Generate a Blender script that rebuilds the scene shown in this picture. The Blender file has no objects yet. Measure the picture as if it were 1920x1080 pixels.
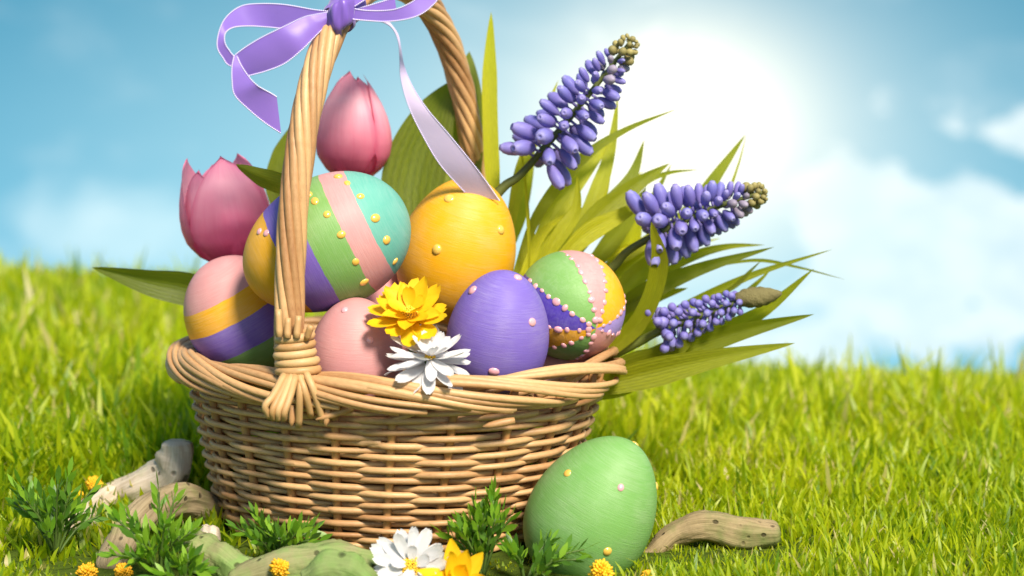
import bpy, math, random
import numpy as np
from mathutils import Vector, Matrix, Euler

rng = np.random.default_rng(7)
random.seed(7)
R = math.radians
sc = bpy.context.scene
col = sc.collection

# ------------------------------------------------------------------ camera
FPX = 3400.0                                   # focal length in pixels of the 1920 px wide photo
CAM = np.array([.0837, -1.265, .325])
PITCH = R(7.14)
cam_d = bpy.data.cameras.new('camera'); cam = bpy.data.objects.new('camera', cam_d); col.objects.link(cam)
cam.location = CAM; cam.rotation_euler = (R(90) - PITCH, 0, 0)
cam_d.sensor_width = 36; cam_d.lens = 36 * FPX / 1920
cam_d.clip_start = .01; cam_d.clip_end = 500
cam_d.dof.use_dof = True; cam_d.dof.focus_distance = 1.19; cam_d.dof.aperture_fstop = 5.0
sc.camera = cam

# ------------------------------------------------------------------ world, sun, exposure
SUN_AZ, SUN_EL = R(154), R(46)                  # azimuth: clockwise from +Y (away from the camera), towards the viewer's right
w = bpy.data.worlds.new('World'); sc.world = w; w.use_nodes = True
def build_world():
    nt = w.node_tree; n = nt.nodes; l = nt.links; n.clear()
    def N(t, **k):
        x = n.new(t)
        for a, v in k.items(): setattr(x, a, v)
        return x
    def M(op, a, b=None, c=None, clamp=False):
        x = N('ShaderNodeMath', operation=op, use_clamp=clamp)
        for i, v in enumerate((a, b, c)):
            if v is None: continue
            if isinstance(v, (int, float)): x.inputs[i].default_value = v
            else: l.new(v, x.inputs[i])
        return x.outputs[0]
    def V(op, a, b=None):
        x = N('ShaderNodeVectorMath', operation=op)
        for i, v in enumerate((a, b)):
            if v is None: continue
            if isinstance(v, tuple): x.inputs[i].default_value = v
            else: l.new(v, x.inputs[i])
        return x
    def mix(f, a, b):
        x = N('ShaderNodeMix', data_type='RGBA')
        for i, v in ((0, f), (6, a), (7, b)):
            if isinstance(v, (int, float)): x.inputs[i].default_value = v
            elif isinstance(v, tuple): x.inputs[i].default_value = v
            else: l.new(v, x.inputs[i])
        return x.outputs[2]
    tc = N('ShaderNodeTexCoord')
    d = V('NORMALIZE', tc.outputs['Generated']).outputs[0]
    sx = N('ShaderNodeSeparateXYZ'); l.new(d, sx.inputs[0])
    X, Y, Z = sx.outputs
    # the hill falls away behind the basket, so the sky's own horizon lies below eye level
    zl = M('ADD', M('MULTIPLY', Z, 1.5), .50)
    cb = N('ShaderNodeCombineXYZ'); l.new(X, cb.inputs[0]); l.new(Y, cb.inputs[1]); l.new(zl, cb.inputs[2])
    dv = V('NORMALIZE', cb.outputs[0]).outputs[0]
    sky = N('ShaderNodeTexSky'); sky.sky_type = 'NISHITA'; sky.sun_disc = False
    sky.sun_elevation = SUN_EL; sky.sun_rotation = SUN_AZ
    sky.altitude = 0; sky.air_density = 1.0; sky.dust_density = .6; sky.ozone_density = 1.0
    l.new(dv, sky.inputs[0])
    hs = N('ShaderNodeHueSaturation'); hs.inputs['Saturation'].default_value = 1.7; hs.inputs['Hue'].default_value = .463
    l.new(sky.outputs[0], hs.inputs['Color'])
    skyc = hs.outputs[0]
    # angle helpers (radians), seen from the camera's height
    az = M('ARCTAN2', X, Y); el = M('ARCSINE', Z)
    ca = N('ShaderNodeCombineXYZ'); l.new(az, ca.inputs[0]); l.new(M('MULTIPLY', el, 1.55), ca.inputs[1])
    def noise(scale, detail, rough, off=(0, 0, 0), dist=0.):
        a = V('ADD', ca.outputs[0], off).outputs[0]
        x = N('ShaderNodeTexNoise'); x.inputs['Scale'].default_value = scale; x.inputs['Detail'].default_value = detail
        x.inputs['Roughness'].default_value = rough; x.inputs['Distortion'].default_value = dist
        l.new(a, x.inputs['Vector']); return x.outputs['Fac']
    def sstep(v, a, b):
        x = N('ShaderNodeMapRange', interpolation_type='SMOOTHSTEP'); l.new(v, x.inputs[0])
        x.inputs[1].default_value = a; x.inputs[2].default_value = b; return x.outputs[0]
    def lobe(px, py, rx, ry):
        a0 = math.atan((px - 960) / FPX); e0 = math.atan((540 - py) / FPX) - PITCH
        u = M('DIVIDE', M('SUBTRACT', az, a0), rx / FPX); v = M('DIVIDE', M('SUBTRACT', el, e0), ry / FPX)
        return M('EXPONENT', M('MULTIPLY', M('ADD', M('MULTIPLY', u, u), M('MULTIPLY', v, v)), -1.0))
    # cumulus: low banks on the right and a thin one on the left, broken by fractal noise
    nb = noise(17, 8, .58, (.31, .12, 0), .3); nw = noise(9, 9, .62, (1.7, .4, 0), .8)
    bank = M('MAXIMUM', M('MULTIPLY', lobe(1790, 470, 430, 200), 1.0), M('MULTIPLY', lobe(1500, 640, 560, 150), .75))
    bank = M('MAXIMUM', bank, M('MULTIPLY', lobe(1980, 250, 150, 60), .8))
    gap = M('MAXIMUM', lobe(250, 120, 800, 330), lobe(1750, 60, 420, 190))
    bank = M('MAXIMUM', bank, M('SUBTRACT', .42, M('MULTIPLY', gap, .9)))  # broken cloud spread over the unseen sky as well, added for fill light
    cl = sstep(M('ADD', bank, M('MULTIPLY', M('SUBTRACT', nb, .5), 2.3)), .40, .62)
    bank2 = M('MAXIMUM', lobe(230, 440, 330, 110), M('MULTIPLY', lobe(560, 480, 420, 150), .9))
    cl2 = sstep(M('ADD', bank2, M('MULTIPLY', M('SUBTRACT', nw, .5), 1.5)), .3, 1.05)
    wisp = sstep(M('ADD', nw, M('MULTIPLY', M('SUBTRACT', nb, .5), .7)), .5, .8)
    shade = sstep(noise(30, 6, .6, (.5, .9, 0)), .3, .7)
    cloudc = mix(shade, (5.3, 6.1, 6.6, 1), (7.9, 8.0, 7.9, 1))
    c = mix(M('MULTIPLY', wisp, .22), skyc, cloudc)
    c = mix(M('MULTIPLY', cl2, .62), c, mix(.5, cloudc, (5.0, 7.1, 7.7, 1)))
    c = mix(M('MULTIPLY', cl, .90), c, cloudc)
    # veil of bright cloud round the sun glow
    g1 = lobe(1275, 235, 200, 165); g2 = lobe(1240, 280, 400, 300); g3 = lobe(1000, 420, 1150, 520)
    c = mix(M('MULTIPLY', g3, .64), c, (4.9, 7.5, 8.0, 1))
    c = mix(M('MULTIPLY', g2, .62), c, (7.8, 8.0, 7.4, 1))
    c = mix(g1, c, (11.5, 10.8, 8.8, 1))
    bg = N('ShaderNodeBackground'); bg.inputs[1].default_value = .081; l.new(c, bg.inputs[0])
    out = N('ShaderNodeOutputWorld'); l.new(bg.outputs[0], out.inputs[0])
build_world()
sun_d = bpy.data.lights.new('sun', 'SUN'); sun = bpy.data.objects.new('sun', sun_d); col.objects.link(sun)
sun_d.energy = 4.0; sun_d.angle = R(13); sun_d.color = (1, .91, .76)
sdir = Vector((math.sin(SUN_AZ) * math.cos(SUN_EL), math.cos(SUN_AZ) * math.cos(SUN_EL), math.sin(SUN_EL)))
sun.rotation_euler = sdir.to_track_quat('Z', 'Y').to_euler(); sun.location = (1, 1, 2)
sc.view_settings.view_transform = 'Standard'; sc.view_settings.look = 'None'
sc.view_settings.gamma = 1; sc.view_settings.exposure = .80; sc.view_settings.use_curve_mapping = False
sc.render.engine = 'CYCLES'
sc.cycles.max_bounces = 8; sc.cycles.transparent_max_bounces = 8
sc.cycles.use_denoising = True
sc.cycles.sample_clamp_indirect = 6

# ------------------------------------------------------------------ geometry helpers
cp, sp = math.cos(PITCH), math.sin(PITCH)
def P(px, py, Y):
    """point on the plane y = Y that the photo shows at pixel (px, py)"""
    a = (px - 960) / FPX; b = (540 - py) / FPX
    d = np.array([a, cp + b * sp, -sp + b * cp])
    return CAM + d * ((Y - CAM[1]) / d[1])
def G(px, py, z=0.):
    a = (px - 960) / FPX; b = (540 - py) / FPX
    d = np.array([a, cp + b * sp, -sp + b * cp])
    return CAM + d * ((z - CAM[2]) / d[2])
def S(Y): return FPX / (Y - CAM[1])            # pixels per metre at that depth (about)
def nrm(v):
    v = np.asarray(v, float); return v / (np.linalg.norm(v) + 1e-12)
def catmull(pts, n, extra=None):
    p = np.asarray(pts, float); k = len(p)
    q = np.vstack([2 * p[0] - p[1], p, 2 * p[-1] - p[-2]])
    t = np.linspace(0, k - 1, n); i = np.minimum(t.astype(int), k - 2); f = (t - i)[:, None]
    a, b, c, d = q[i], q[i + 1], q[i + 2], q[i + 3]
    return .5 * ((2 * b) + (-a + c) * f + (2 * a - 5 * b + 4 * c - d) * f ** 2 + (-a + 3 * b - 3 * c + d) * f ** 3)

def mesh_data(name, v, f, mat, uv=None, smooth=True):
    me = bpy.data.meshes.new(name)
    me.from_pydata(np.asarray(v, float).tolist(), [], [tuple(int(i) for i in q) for q in f])
    if smooth: me.polygons.foreach_set('use_smooth', [True] * len(me.polygons))
    if uv is not None:
        u = me.uv_layers.new(name='uv'); li = np.empty(len(me.loops), int); me.loops.foreach_get('vertex_index', li)
        u.data.foreach_set('uv', np.asarray(uv, float)[li].ravel())
    if mat: me.materials.append(mat)
    me.update(); return me
def link(name, me, parent=None, loc=None):
    o = bpy.data.objects.new(name, me); col.objects.link(o)
    if parent: o.parent = parent
    if loc is not None: o.location = loc
    return o
def tag(o, label=None, cat=None, group=None, kind=None):
    if label: o['label'] = label
    if cat: o['category'] = cat
    if group: o['group'] = group
    if kind: o['kind'] = kind
    return o
def thing(name, base, label, cat, group=None):
    o = bpy.data.objects.new(name, None); col.objects.link(o); o.location = base; o.empty_display_size = .01
    return tag(o, label, cat, group)
def part(name, geo, mat, th, parent=None, smooth=True):
    """geo = (verts, faces[, uv]) in world space; made relative to the thing's base"""
    v, f = geo[0], geo[1]; uv = geo[2] if len(geo) > 2 else None
    base = np.array(th.location)
    return link(name, mesh_data(name, np.asarray(v) - base, f, mat, uv, smooth), parent or th)

def tube(path, rad, sides=7, caps=True, flat=1.0, up=None):
    """swept tube with uv = (around, metres along); flat squeezes it along the frame's second axis"""
    p = np.asarray(path, float); n = len(p); rad = np.broadcast_to(np.asarray(rad, float), (n,))
    t = np.gradient(p, axis=0); t /= np.linalg.norm(t, axis=1)[:, None] + 1e-12
    a = np.zeros((n, 3)); ref = np.array(up if up is not None else ([0, 0, 1] if abs(t[0][2]) < .9 else [1, 0, 0]), float)
    x = nrm(ref - t[0] * ref.dot(t[0]))
    for i in range(n):
        x = (ref if up is not None else x); x = nrm(x - t[i] * np.dot(x, t[i])); a[i] = x
    b = np.cross(t, a)
    ang = np.linspace(0, 2 * math.pi, sides, endpoint=False)
    ring = (a[:, None] * np.cos(ang)[None, :, None] * flat + b[:, None] * np.sin(ang)[None, :, None]) * rad[:, None, None] + p[:, None]
    v = ring.reshape(-1, 3)
    L = np.concatenate([[0], np.cumsum(np.linalg.norm(np.diff(p, axis=0), axis=1))])
    uv = np.stack([np.tile(np.arange(sides) / sides, n), np.repeat(L, sides)], 1)
    f = []
    for i in range(n - 1):
        for j in range(sides):
            k = (j + 1) % sides
            f.append((i * sides + j, i * sides + k, (i + 1) * sides + k, (i + 1) * sides + j))
    if caps:
        f.append(tuple(range(sides))[::-1]); f.append(tuple((n - 1) * sides + j for j in range(sides)))
    return v, f, uv
def grid_faces(n, m):
    return [(i * m + j, i * m + j + 1, (i + 1) * m + j + 1, (i + 1) * m + j) for i in range(n - 1) for j in range(m - 1)]
def join(geos):
    V, F, U, o = [], [], [], 0
    for g in geos:
        V.append(np.asarray(g[0])); F += [tuple(i + o for i in q) for q in g[1]]
        U.append(np.asarray(g[2]) if len(g) > 2 and g[2] is not None else np.zeros((len(g[0]), 2))); o += len(g[0])
    return np.vstack(V), F, np.vstack(U)
def strip(ea, eb, n, m=5, bow=0., nrmv=(0, -1, 0)):
    a = catmull(ea, n); b = catmull(eb, n); s = np.linspace(0, 1, m)
    v = a[:, None] * (1 - s)[None, :, None] + b[:, None] * s[None, :, None]
    v = v + (np.array(nrmv, float) * bow)[None, None] * (1 - (2 * s - 1) ** 2)[None, :, None]
    L = np.concatenate([[0], np.cumsum(np.linalg.norm(np.diff((a + b) / 2, axis=0), axis=1))])
    uv = np.stack([np.tile(s, n), np.repeat(L, m)], 1)
    return v.reshape(-1, 3), grid_faces(n, m), uv

# ------------------------------------------------------------------ materials
class Mat:
    def __init__(s, name):
        s.m = bpy.data.materials.new(name); s.m.use_nodes = True
        s.t = s.m.node_tree; s.n = s.t.nodes; s.l = s.t.links; s.n.clear()
        s.out = s.n.new('ShaderNodeOutputMaterial'); s.p = s.n.new('ShaderNodeBsdfPrincipled')
        s.l.new(s.p.outputs[0], s.out.inputs[0])
    def N(s, t, **k):
        x = s.n.new(t)
        for a, v in k.items(): setattr(x, a, v)
        return x
    def put(s, sock, v):
        if isinstance(v, (int, float)): sock.default_value = v
        elif isinstance(v, tuple): sock.default_value = v if len(v) != 3 or sock.type == 'VECTOR' else (*v, 1)
        else: s.l.new(v, sock)
    def M(s, op, a, b=None, c=None):
        x = s.N('ShaderNodeMath', operation=op)
        for i, v in enumerate((a, b, c)):
            if v is not None: s.put(x.inputs[i], v)
        return x.outputs[0]
    def coord(s, which='Object', scale=(1, 1, 1)):
        tc = s.N('ShaderNodeTexCoord'); mp = s.N('ShaderNodeMapping'); s.l.new(tc.outputs[which], mp.inputs[0])
        mp.inputs['Scale'].default_value = scale; return mp.outputs[0]
    def noise(s, vec, scale=5., detail=4., rough=.55, dist=0.):
        x = s.N('ShaderNodeTexNoise'); s.l.new(vec, x.inputs['Vector'])
        x.inputs['Scale'].default_value = scale; x.inputs['Detail'].default_value = detail
        x.inputs['Roughness'].default_value = rough; x.inputs['Distortion'].default_value = dist
        return x.outputs['Fac']
    def ramp(s, fac, stops, interp='LINEAR'):
        x = s.N('ShaderNodeValToRGB'); s.l.new(fac, x.inputs[0]); cr = x.color_ramp; cr.interpolation = interp
        while len(cr.elements) < len(stops): cr.elements.new(.5)
        for e, (p, c) in zip(cr.elements, stops):
            e.position = p; e.color = (*c, 1) if len(c) == 3 else c
        return x.outputs[0]
    def mix(s, f, a, b, blend='MIX'):
        x = s.N('ShaderNodeMix', data_type='RGBA', blend_type=blend)
        s.put(x.inputs[0], f); s.put(x.inputs[6], a); s.put(x.inputs[7], b); return x.outputs[2]
    def rand(s): return s.N('ShaderNodeObjectInfo').outputs['Random']
    def bump(s, h, strength=.3, dist=.001, prev=None):
        b = s.N('ShaderNodeBump'); b.inputs['Strength'].default_value = strength; b.inputs['Distance'].default_value = dist
        s.l.new(h, b.inputs['Height'])
        if prev is not None: s.l.new(prev, b.inputs['Normal'])
        return b.outputs[0]
    def set(s, **k):
        for a, v in k.items(): s.put(s.p.inputs[a.replace('_', ' ')], v)
        return s
    def translucent(s, colr, fac):
        t = s.N('ShaderNodeBsdfTranslucent'); s.put(t.inputs[0], colr)
        m = s.N('ShaderNodeMixShader'); m.inputs[0].default_value = fac
        s.l.new(s.p.outputs[0], m.inputs[1]); s.l.new(t.outputs[0], m.inputs[2]); s.l.new(m.outputs[0], s.out.inputs[0]); return s

def lin(r, g, b):
    return tuple(((c / 255) / 12.92 if c / 255 <= .04045 else ((c / 255 + .055) / 1.055) ** 2.4) for c in (r, g, b))

def mat_wicker(name, dark, light):
    m = Mat(name); uv = m.coord('UV', (3, 60, 1)); ob = m.coord('Object')
    st = m.noise(uv, 3, 5, .6); big = m.noise(ob, 22, 3)
    c = m.ramp(m.M('ADD', m.M('MULTIPLY', st, .5), m.M('ADD', m.M('MULTIPLY', big, .35), m.M('MULTIPLY', m.rand(), .45))), [(.32, dark), (.92, light)])
    uv2 = m.coord('UV', (1.5, 55, 1))
    vo = m.N('ShaderNodeTexVoronoi'); m.l.new(uv2, vo.inputs['Vector']); vo.inputs['Scale'].default_value = 1.0
    spot = m.ramp(vo.outputs['Distance'], [(0, (1, 1, 1)), (.10, (1, 1, 1)), (.17, (0, 0, 0))])
    gate = m.ramp(m.noise(uv2, .7, 2), [(.52, (0, 0, 0)), (.60, (1, 1, 1))])
    c = m.mix(m.M('MULTIPLY', m.M('MULTIPLY', spot, gate), .7), c, (.10, .035, .012))
    fine = m.noise(m.coord('UV', (14, 160, 1)), 2, 4, .65)
    m.set(Base_Color=c, Roughness=m.M('MULTIPLY_ADD', fine, .25, .34), Specular_IOR_Level=.45, Normal=m.bump(fine, .25, .0006))
    return m.m
M_WICKER = mat_wicker('wicker', (.33, .15, .055), (.65, .39, .18))
M_STAKE = mat_wicker('wicker_stake', (.36, .155, .05), (.60, .33, .13))
M_BIND = mat_wicker('wicker_binding', (.42, .22, .08), (.62, .39, .18))

def brush(m, axis_scale=(9, 9, 240), amount=.35):
    """brush strokes running round the egg"""
    v = m.coord('Object', axis_scale)
    a = m.noise(v, 6, 3, .6, .5); b = m.noise(m.coord('Object', (30, 30, 500)), 3.2, 3, .65, .4)
    big = m.noise(m.coord('Object'), 30, 3)
    patch = m.ramp(m.noise(m.coord('Object'), 38, 2), [(.3, (.5, .5, .5)), (.7, (1, 1, 1))])
    pores = m.noise(m.coord('Object'), 900, 2)
    h = m.M('ADD', m.M('MULTIPLY', m.M('ADD', m.M('MULTIPLY', a, .8), m.M('MULTIPLY', b, .6)), patch), m.M('MULTIPLY', pores, .10))
    return h, big
def egg_material(name, stops, interp='CONSTANT', half=.05, wobble=.012, bumpk=.30):
    m = Mat(name); h, big = brush(m)
    tc = m.N('ShaderNodeTexCoord'); sx = m.N('ShaderNodeSeparateXYZ'); m.l.new(tc.outputs['Object'], sx.inputs[0])
    if len(stops) > 1:
        t = m.M('MULTIPLY_ADD', sx.outputs[2], .5 / half, .5)
        t = m.M('ADD', t, m.M('MULTIPLY', m.M('SUBTRACT', m.noise(m.coord('Object'), 45, 4, .6), .5), wobble * 3))
        c = m.ramp(t, stops, interp)
    else:
        c = m.N('ShaderNodeRGB'); c.outputs[0].default_value = (*stops[0][1], 1); c = c.outputs[0]
    c = m.mix(m.M('MULTIPLY', m.ramp(h, [(.45, (0, 0, 0)), (1.0, (1, 1, 1))]), .55), c, m.mix(.22, c, (1, .95, .9)))
    c = m.mix(m.M('MULTIPLY', m.ramp(big, [(.3, (0, 0, 0)), (.75, (1, 1, 1))]), .22), c, m.mix(.5, c, (.55, .25, .25), 'MULTIPLY'))
    m.set(Base_Color=c, Roughness=.50, Specular_IOR_Level=.28, Normal=m.bump(h, bumpk, .0009))
    return m.m
C_PINK = (.58, .265, .265); C_YEL = (.76, .365, .006); C_PUR = (.175, .108, .46); C_GRN = (.175, .35, .09); C_TEAL = (.12, .39, .315)
C_ORG = (.70, .32, .006); C_LIL = (.34, .23, .62)

def simple(name, c, rough=.5, var=.0, spec=.4, bump=0., bscale=200, coat=0.):
    m = Mat(name); cc = c
    if var:
        nz = m.noise(m.coord('Object'), 60, 4)
        cc = m.ramp(m.M('ADD', m.M('MULTIPLY', nz, .6), m.M('MULTIPLY', m.rand(), .4)), [(.25, tuple(x * (1 - var) for x in c)), (.75, tuple(min(1, x * (1 + var)) for x in c))])
    m.set(Base_Color=cc, Roughness=rough, Specular_IOR_Level=spec, Coat_Weight=coat)
    if bump: m.set(Normal=m.bump(m.noise(m.coord('Object'), bscale, 4), bump, .001))
    return m.m
M_BEADP = simple('pearl_pink', (.74, .36, .40), .22, .1, .6, coat=.6)
M_BEADG = simple('pearl_gold', (.80, .47, .08), .22, .1, .6, coat=.6)

def leaf_mat(name, c1, c2, tr, trfac=.4, rough=.45, veins=True):
    m = Mat(name)
    nz = m.noise(m.coord('Object'), 28, 4)
    f = m.M('ADD', m.M('MULTIPLY', nz, .4), m.M('MULTIPLY', m.rand(), .75))
    c = m.ramp(f, [(.25, c1), (.8, c2)])
    k = dict(Base_Color=c, Roughness=rough, Specular_IOR_Level=.4)
    if veins:
        tcv = m.N('ShaderNodeTexCoord'); sxv = m.N('ShaderNodeSeparateXYZ'); m.l.new(tcv.outputs['UV'], sxv.inputs[0])
        wob = m.noise(m.coord('UV', (3, 1.5, 1)), 2, 2)
        rib = m.M('MULTIPLY_ADD', m.M('SINE', m.M('MULTIPLY_ADD', sxv.outputs[0], 56.5, m.M('MULTIPLY', wob, 3.0))), .22, .5)
        v = m.M('ADD', m.M('MULTIPLY', m.noise(m.coord('UV', (26, 6, 1)), 1.4, 3, .6), .6), m.M('MULTIPLY', rib, .4))
        k['Normal'] = m.bump(v, .5, .0015)
        c = m.mix(m.M('MULTIPLY', m.ramp(v, [(.35, (1, 1, 1)), (.6, (0, 0, 0))]), .6), c, tuple(x * .6 for x in c1))
        k['Base_Color'] = c
    m.set(**k)
    tcol = m.mix(nz, tuple(x * .75 for x in tr), tr)
    return m.translucent(tcol, trfac).m
M_BLADE = leaf_mat('blade_leaf', (.12, .14, .004), (.31, .32, .008), (.75, .74, .012), .42)
M_BLADEU = leaf_mat('blade_leaf_backlit', (.19, .21, .005), (.62, .59, .012), (.95, .92, .02), .46)  # brighter blade leaf for the upper spray: backlit glow put into its colour
M_BROAD = leaf_mat('tulip_leaf', (.10, .13, .008), (.20, .23, .012), (.45, .50, .015), .36)
M_SPRIG = leaf_mat('sprig_leaf', (.09, .23, .012), (.24, .42, .03), (.45, .72, .03), .36, .4, False)
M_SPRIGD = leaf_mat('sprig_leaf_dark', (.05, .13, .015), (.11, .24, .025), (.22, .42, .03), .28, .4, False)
M_STEMG = simple('green_stem', (.10, .12, .025), .5, .25)
M_STEMD = simple('sprig_stem', (.07, .12, .02), .55, .25)

def petal_mat(name, c1, c2, tr, fac, weave=0., uvs=(40, 120)):
    m = Mat(name)
    v = m.noise(m.coord('UV', (34, 3, 1)), 1.3, 3, .6); nz = m.noise(m.coord('Object'), 40, 3)
    c = m.ramp(m.M('ADD', m.M('MULTIPLY', v, .5), m.M('MULTIPLY', nz, .5)), [(.3, c1), (.72, c2)])
    nb = m.bump(v, .25, .0008)
    if weave:
        wv = m.N('ShaderNodeTexWave'); wv.inputs['Scale'].default_value = 1.0; m.l.new(m.coord('UV', (uvs[0], 0, 1)), wv.inputs['Vector'])
        w2 = m.N('ShaderNodeTexWave'); w2.bands_direction = 'Y'; w2.inputs['Scale'].default_value = 1.0; m.l.new(m.coord('UV', (0, uvs[1], 1)), w2.inputs['Vector'])
        h = m.M('MULTIPLY', wv.outputs['Fac'], w2.outputs['Fac']); nb = m.bump(h, weave, .0005, nb)
    m.set(Base_Color=c, Roughness=.55, Specular_IOR_Level=.3, Normal=nb)
    return m.translucent(tr, fac).m
def tulip_mat(name, deep, mid, pale, tr, fac):
    m = Mat(name); tc = m.N('ShaderNodeTexCoord'); sx = m.N('ShaderNodeSeparateXYZ'); m.l.new(tc.outputs['UV'], sx.inputs[0])
    v = m.noise(m.coord('UV', (30, 2.2, 1)), 1.3, 4, .6); nz = m.noise(m.coord('Object'), 40, 3)
    t = m.M('ADD', sx.outputs[1], m.M('MULTIPLY', m.M('SUBTRACT', m.M('ADD', v, nz), 1.0), .25))
    c = m.ramp(t, [(.02, deep), (.35, mid), (.75, pale), (1, mid)])
    e = m.M('ABSOLUTE', m.M('SUBTRACT', sx.outputs[0], .5)); c = m.mix(m.M('MULTIPLY', m.ramp(e, [(.40, (0, 0, 0)), (.5, (1, 1, 1))]), .55), c, deep)
    m.set(Base_Color=c, Roughness=.42, Specular_IOR_Level=.35, Normal=m.bump(v, .10, .0008)); return m.translucent(m.mix(.5, c, tr), fac).m
M_TULIP = tulip_mat('tulip_petal_pale', (.66, .075, .20), (.87, .255, .385), (.96, .54, .63), (1, .5, .58), .40)
M_TULIP2 = tulip_mat('tulip_petal_rose', (.62, .05, .20), (.83, .19, .38), (.95, .44, .58), (1, .45, .58), .40)
M_WHITE = petal_mat('white_petal', (.80, .78, .80), (.90, .89, .90), (.9, .88, .9), .25, .6, (5, 900))
M_YELLOW = petal_mat('yellow_petal', (.80, .44, .006), (.92, .64, .012), (.95, .62, .01), .3)
M_DISC = simple('flower_disc', (.86, .50, .03), .5, .2)
M_POM = simple('pompom_yellow', (.86, .44, .012), .6, .25)
def floret_material():
    m = Mat('muscari_floret'); tc = m.N('ShaderNodeTexCoord'); sx = m.N('ShaderNodeSeparateXYZ'); m.l.new(tc.outputs['Object'], sx.inputs[0])
    nz = m.noise(m.coord('Object', (5, 5, 1.2)), 1.5, 4); t = m.M('ADD', sx.outputs[2], m.M('MULTIPLY', m.M('SUBTRACT', nz, .5), .5))
    c = m.ramp(t, [(0, (.24, .21, .52)), (.5, (.17, .155, .50)), (.85, (.23, .22, .60)), (1.0, (.38, .36, .70))])
    c = m.mix(m.M('MULTIPLY', m.rand(), .35), c, (.34, .24, .58))
    m.set(Base_Color=c, Roughness=.5, Specular_IOR_Level=.35); return m.translucent((.45, .40, .85), .22).m
M_FLORET = floret_material()
M_FLORET2 = simple('muscari_bud', (.30, .25, .34), .55, .3)
M_BUDTIP = simple('muscari_tip', (.30, .25, .09), .6, .25)
M_CONE = simple('seed_cone', (.22, .185, .075), .75, .4, .2, .9, 700)

def mat_ribbon(name, c, c2):
    m = Mat(name)
    tw = m.N('ShaderNodeTexWave'); tw.bands_direction = 'DIAGONAL'; tw.inputs['Scale'].default_value = 1.
    m.l.new(m.coord('UV', (14, 700, 1)), tw.inputs['Vector'])
    cc = m.mix(m.M('MULTIPLY', tw.outputs['Fac'], .22), c, c2)
    m.set(Base_Color=cc, Roughness=.34, Specular_IOR_Level=.55, Sheen_Weight=.3, Normal=m.bump(tw.outputs['Fac'], .18, .0003))
    m.p.inputs['Anisotropic'].default_value = .5
    return m.translucent(c2, .22).m
M_RIB = mat_ribbon('satin_ribbon', (.235, .12, .56), (.50, .35, .80))
M_RIBL = mat_ribbon('satin_ribbon_sunlit', (.70, .55, .84), (.88, .78, .93))  # near-white copy of the purple satin: sun's overexposure put into the tail's colour
M_STITCH = simple('ribbon_stitch', (.72, .64, .90), .5, .1)

def mat_wood(name, c1, c2, moss, mossamt):
    m = Mat(name); uv = m.coord('UV', (5, 26, 1)); ob = m.coord('Object')
    gr = m.noise(m.coord('UV', (26, 18, 1)), 1.6, 6, .65, .5); big = m.noise(ob, 34, 4)
    c = m.ramp(m.M('ADD', m.M('MULTIPLY', gr, .6), m.M('MULTIPLY', big, .4)), [(.3, c1), (.68, c2)])
    mo = m.ramp(m.noise(ob, 26, 4, .6), [(.62 - mossamt, (0, 0, 0)), (.72 - mossamt * .6, (1, 1, 1))])
    c = m.mix(m.M('MULTIPLY', mo, .75), c, moss)
    vo = m.N('ShaderNodeTexVoronoi'); m.l.new(m.coord('UV', (7, 105, 1)), vo.inputs['Vector']); vo.inputs['Scale'].default_value = 1.
    hole = m.ramp(vo.outputs['Distance'], [(.12, (1, 1, 1)), (.22, (0, 0, 0))])
    c = m.mix(m.M('MULTIPLY', hole, .8), c, tuple(x * .25 for x in c1))
    h = m.M('SUBTRACT', m.M('MULTIPLY', gr, .6), hole)
    m.set(Base_Color=c, Roughness=.8, Specular_IOR_Level=.2, Normal=m.bump(h, .7, .002)); return m.m
M_DRIFT = mat_wood('driftwood_pale', (.42, .32, .22), (.76, .65, .54), (.34, .42, .15), .10)
M_DRIFTB = mat_wood('driftwood_brown', (.17, .125, .065), (.44, .34, .21), (.18, .22, .06), .12)
M_DRIFTG = mat_wood('driftwood_green', (.17, .16, .07), (.36, .33, .17), (.17, .30, .07), .22)
M_DRIFTR = mat_wood('driftwood_mossy', (.17, .125, .06), (.42, .31, .17), (.12, .17, .04), .16)
M_STONE = mat_wood('mossy_stone', (.12, .16, .05), (.26, .32, .12), (.15, .28, .06), .2)

# ------------------------------------------------------------------ ground and grass
def hgt(x, y):
    x = np.asarray(x, float); y = np.asarray(y, float)
    s = 1 / (1 + np.exp(-(x - .05 - .10 * np.clip(y, 0, 1)) / .11))
    yy = np.clip(y - .05, 0, None)
    h = -.135 * s * (yy / .9) ** 1.25
    h = h - .010 * (1 - s) * np.clip(y, 0, None)
    cr = np.clip(y - 1.0, 0, None); h = h - np.where(cr < .5, .5 * cr ** 2, .125 + .5 * (cr - .5))
    h = h + .006 * np.sin(x * 9 + 1.3) * np.sin(y * 7 + .4) * np.clip(np.hypot(x, y) - .25, 0, 1)
    return h
def build_ground():
    xs = np.unique(np.concatenate([np.linspace(-60, -2, 20), np.linspace(-2, 2, 90), np.linspace(2, 60, 20)]))
    ys = np.unique(np.concatenate([np.linspace(-30, -1.6, 12), np.linspace(-1.6, 2.4, 90), np.linspace(2.4, 80, 30)]))
    X, Y = np.meshgrid(xs, ys); Z = hgt(X, Y)
    v = np.stack([X, Y, Z], -1).reshape(-1, 3)
    m = Mat('soil'); ob = m.coord('Object'); n1 = m.noise(ob, 60, 6, .6); n2 = m.noise(ob, 9, 3)
    c = m.ramp(n1, [(.3, (.020, .026, .006)), (.7, (.07, .09, .012))]); c = m.mix(n2, c, (.08, .13, .010))
    m.set(Base_Color=c, Roughness=.95, Specular_IOR_Level=.1, Normal=m.bump(n1, .8, .01))
    o = link('ground', mesh_data('ground', v, grid_faces(len(ys), len(xs)), m.m)); tag(o, kind='structure')
build_ground()

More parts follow.
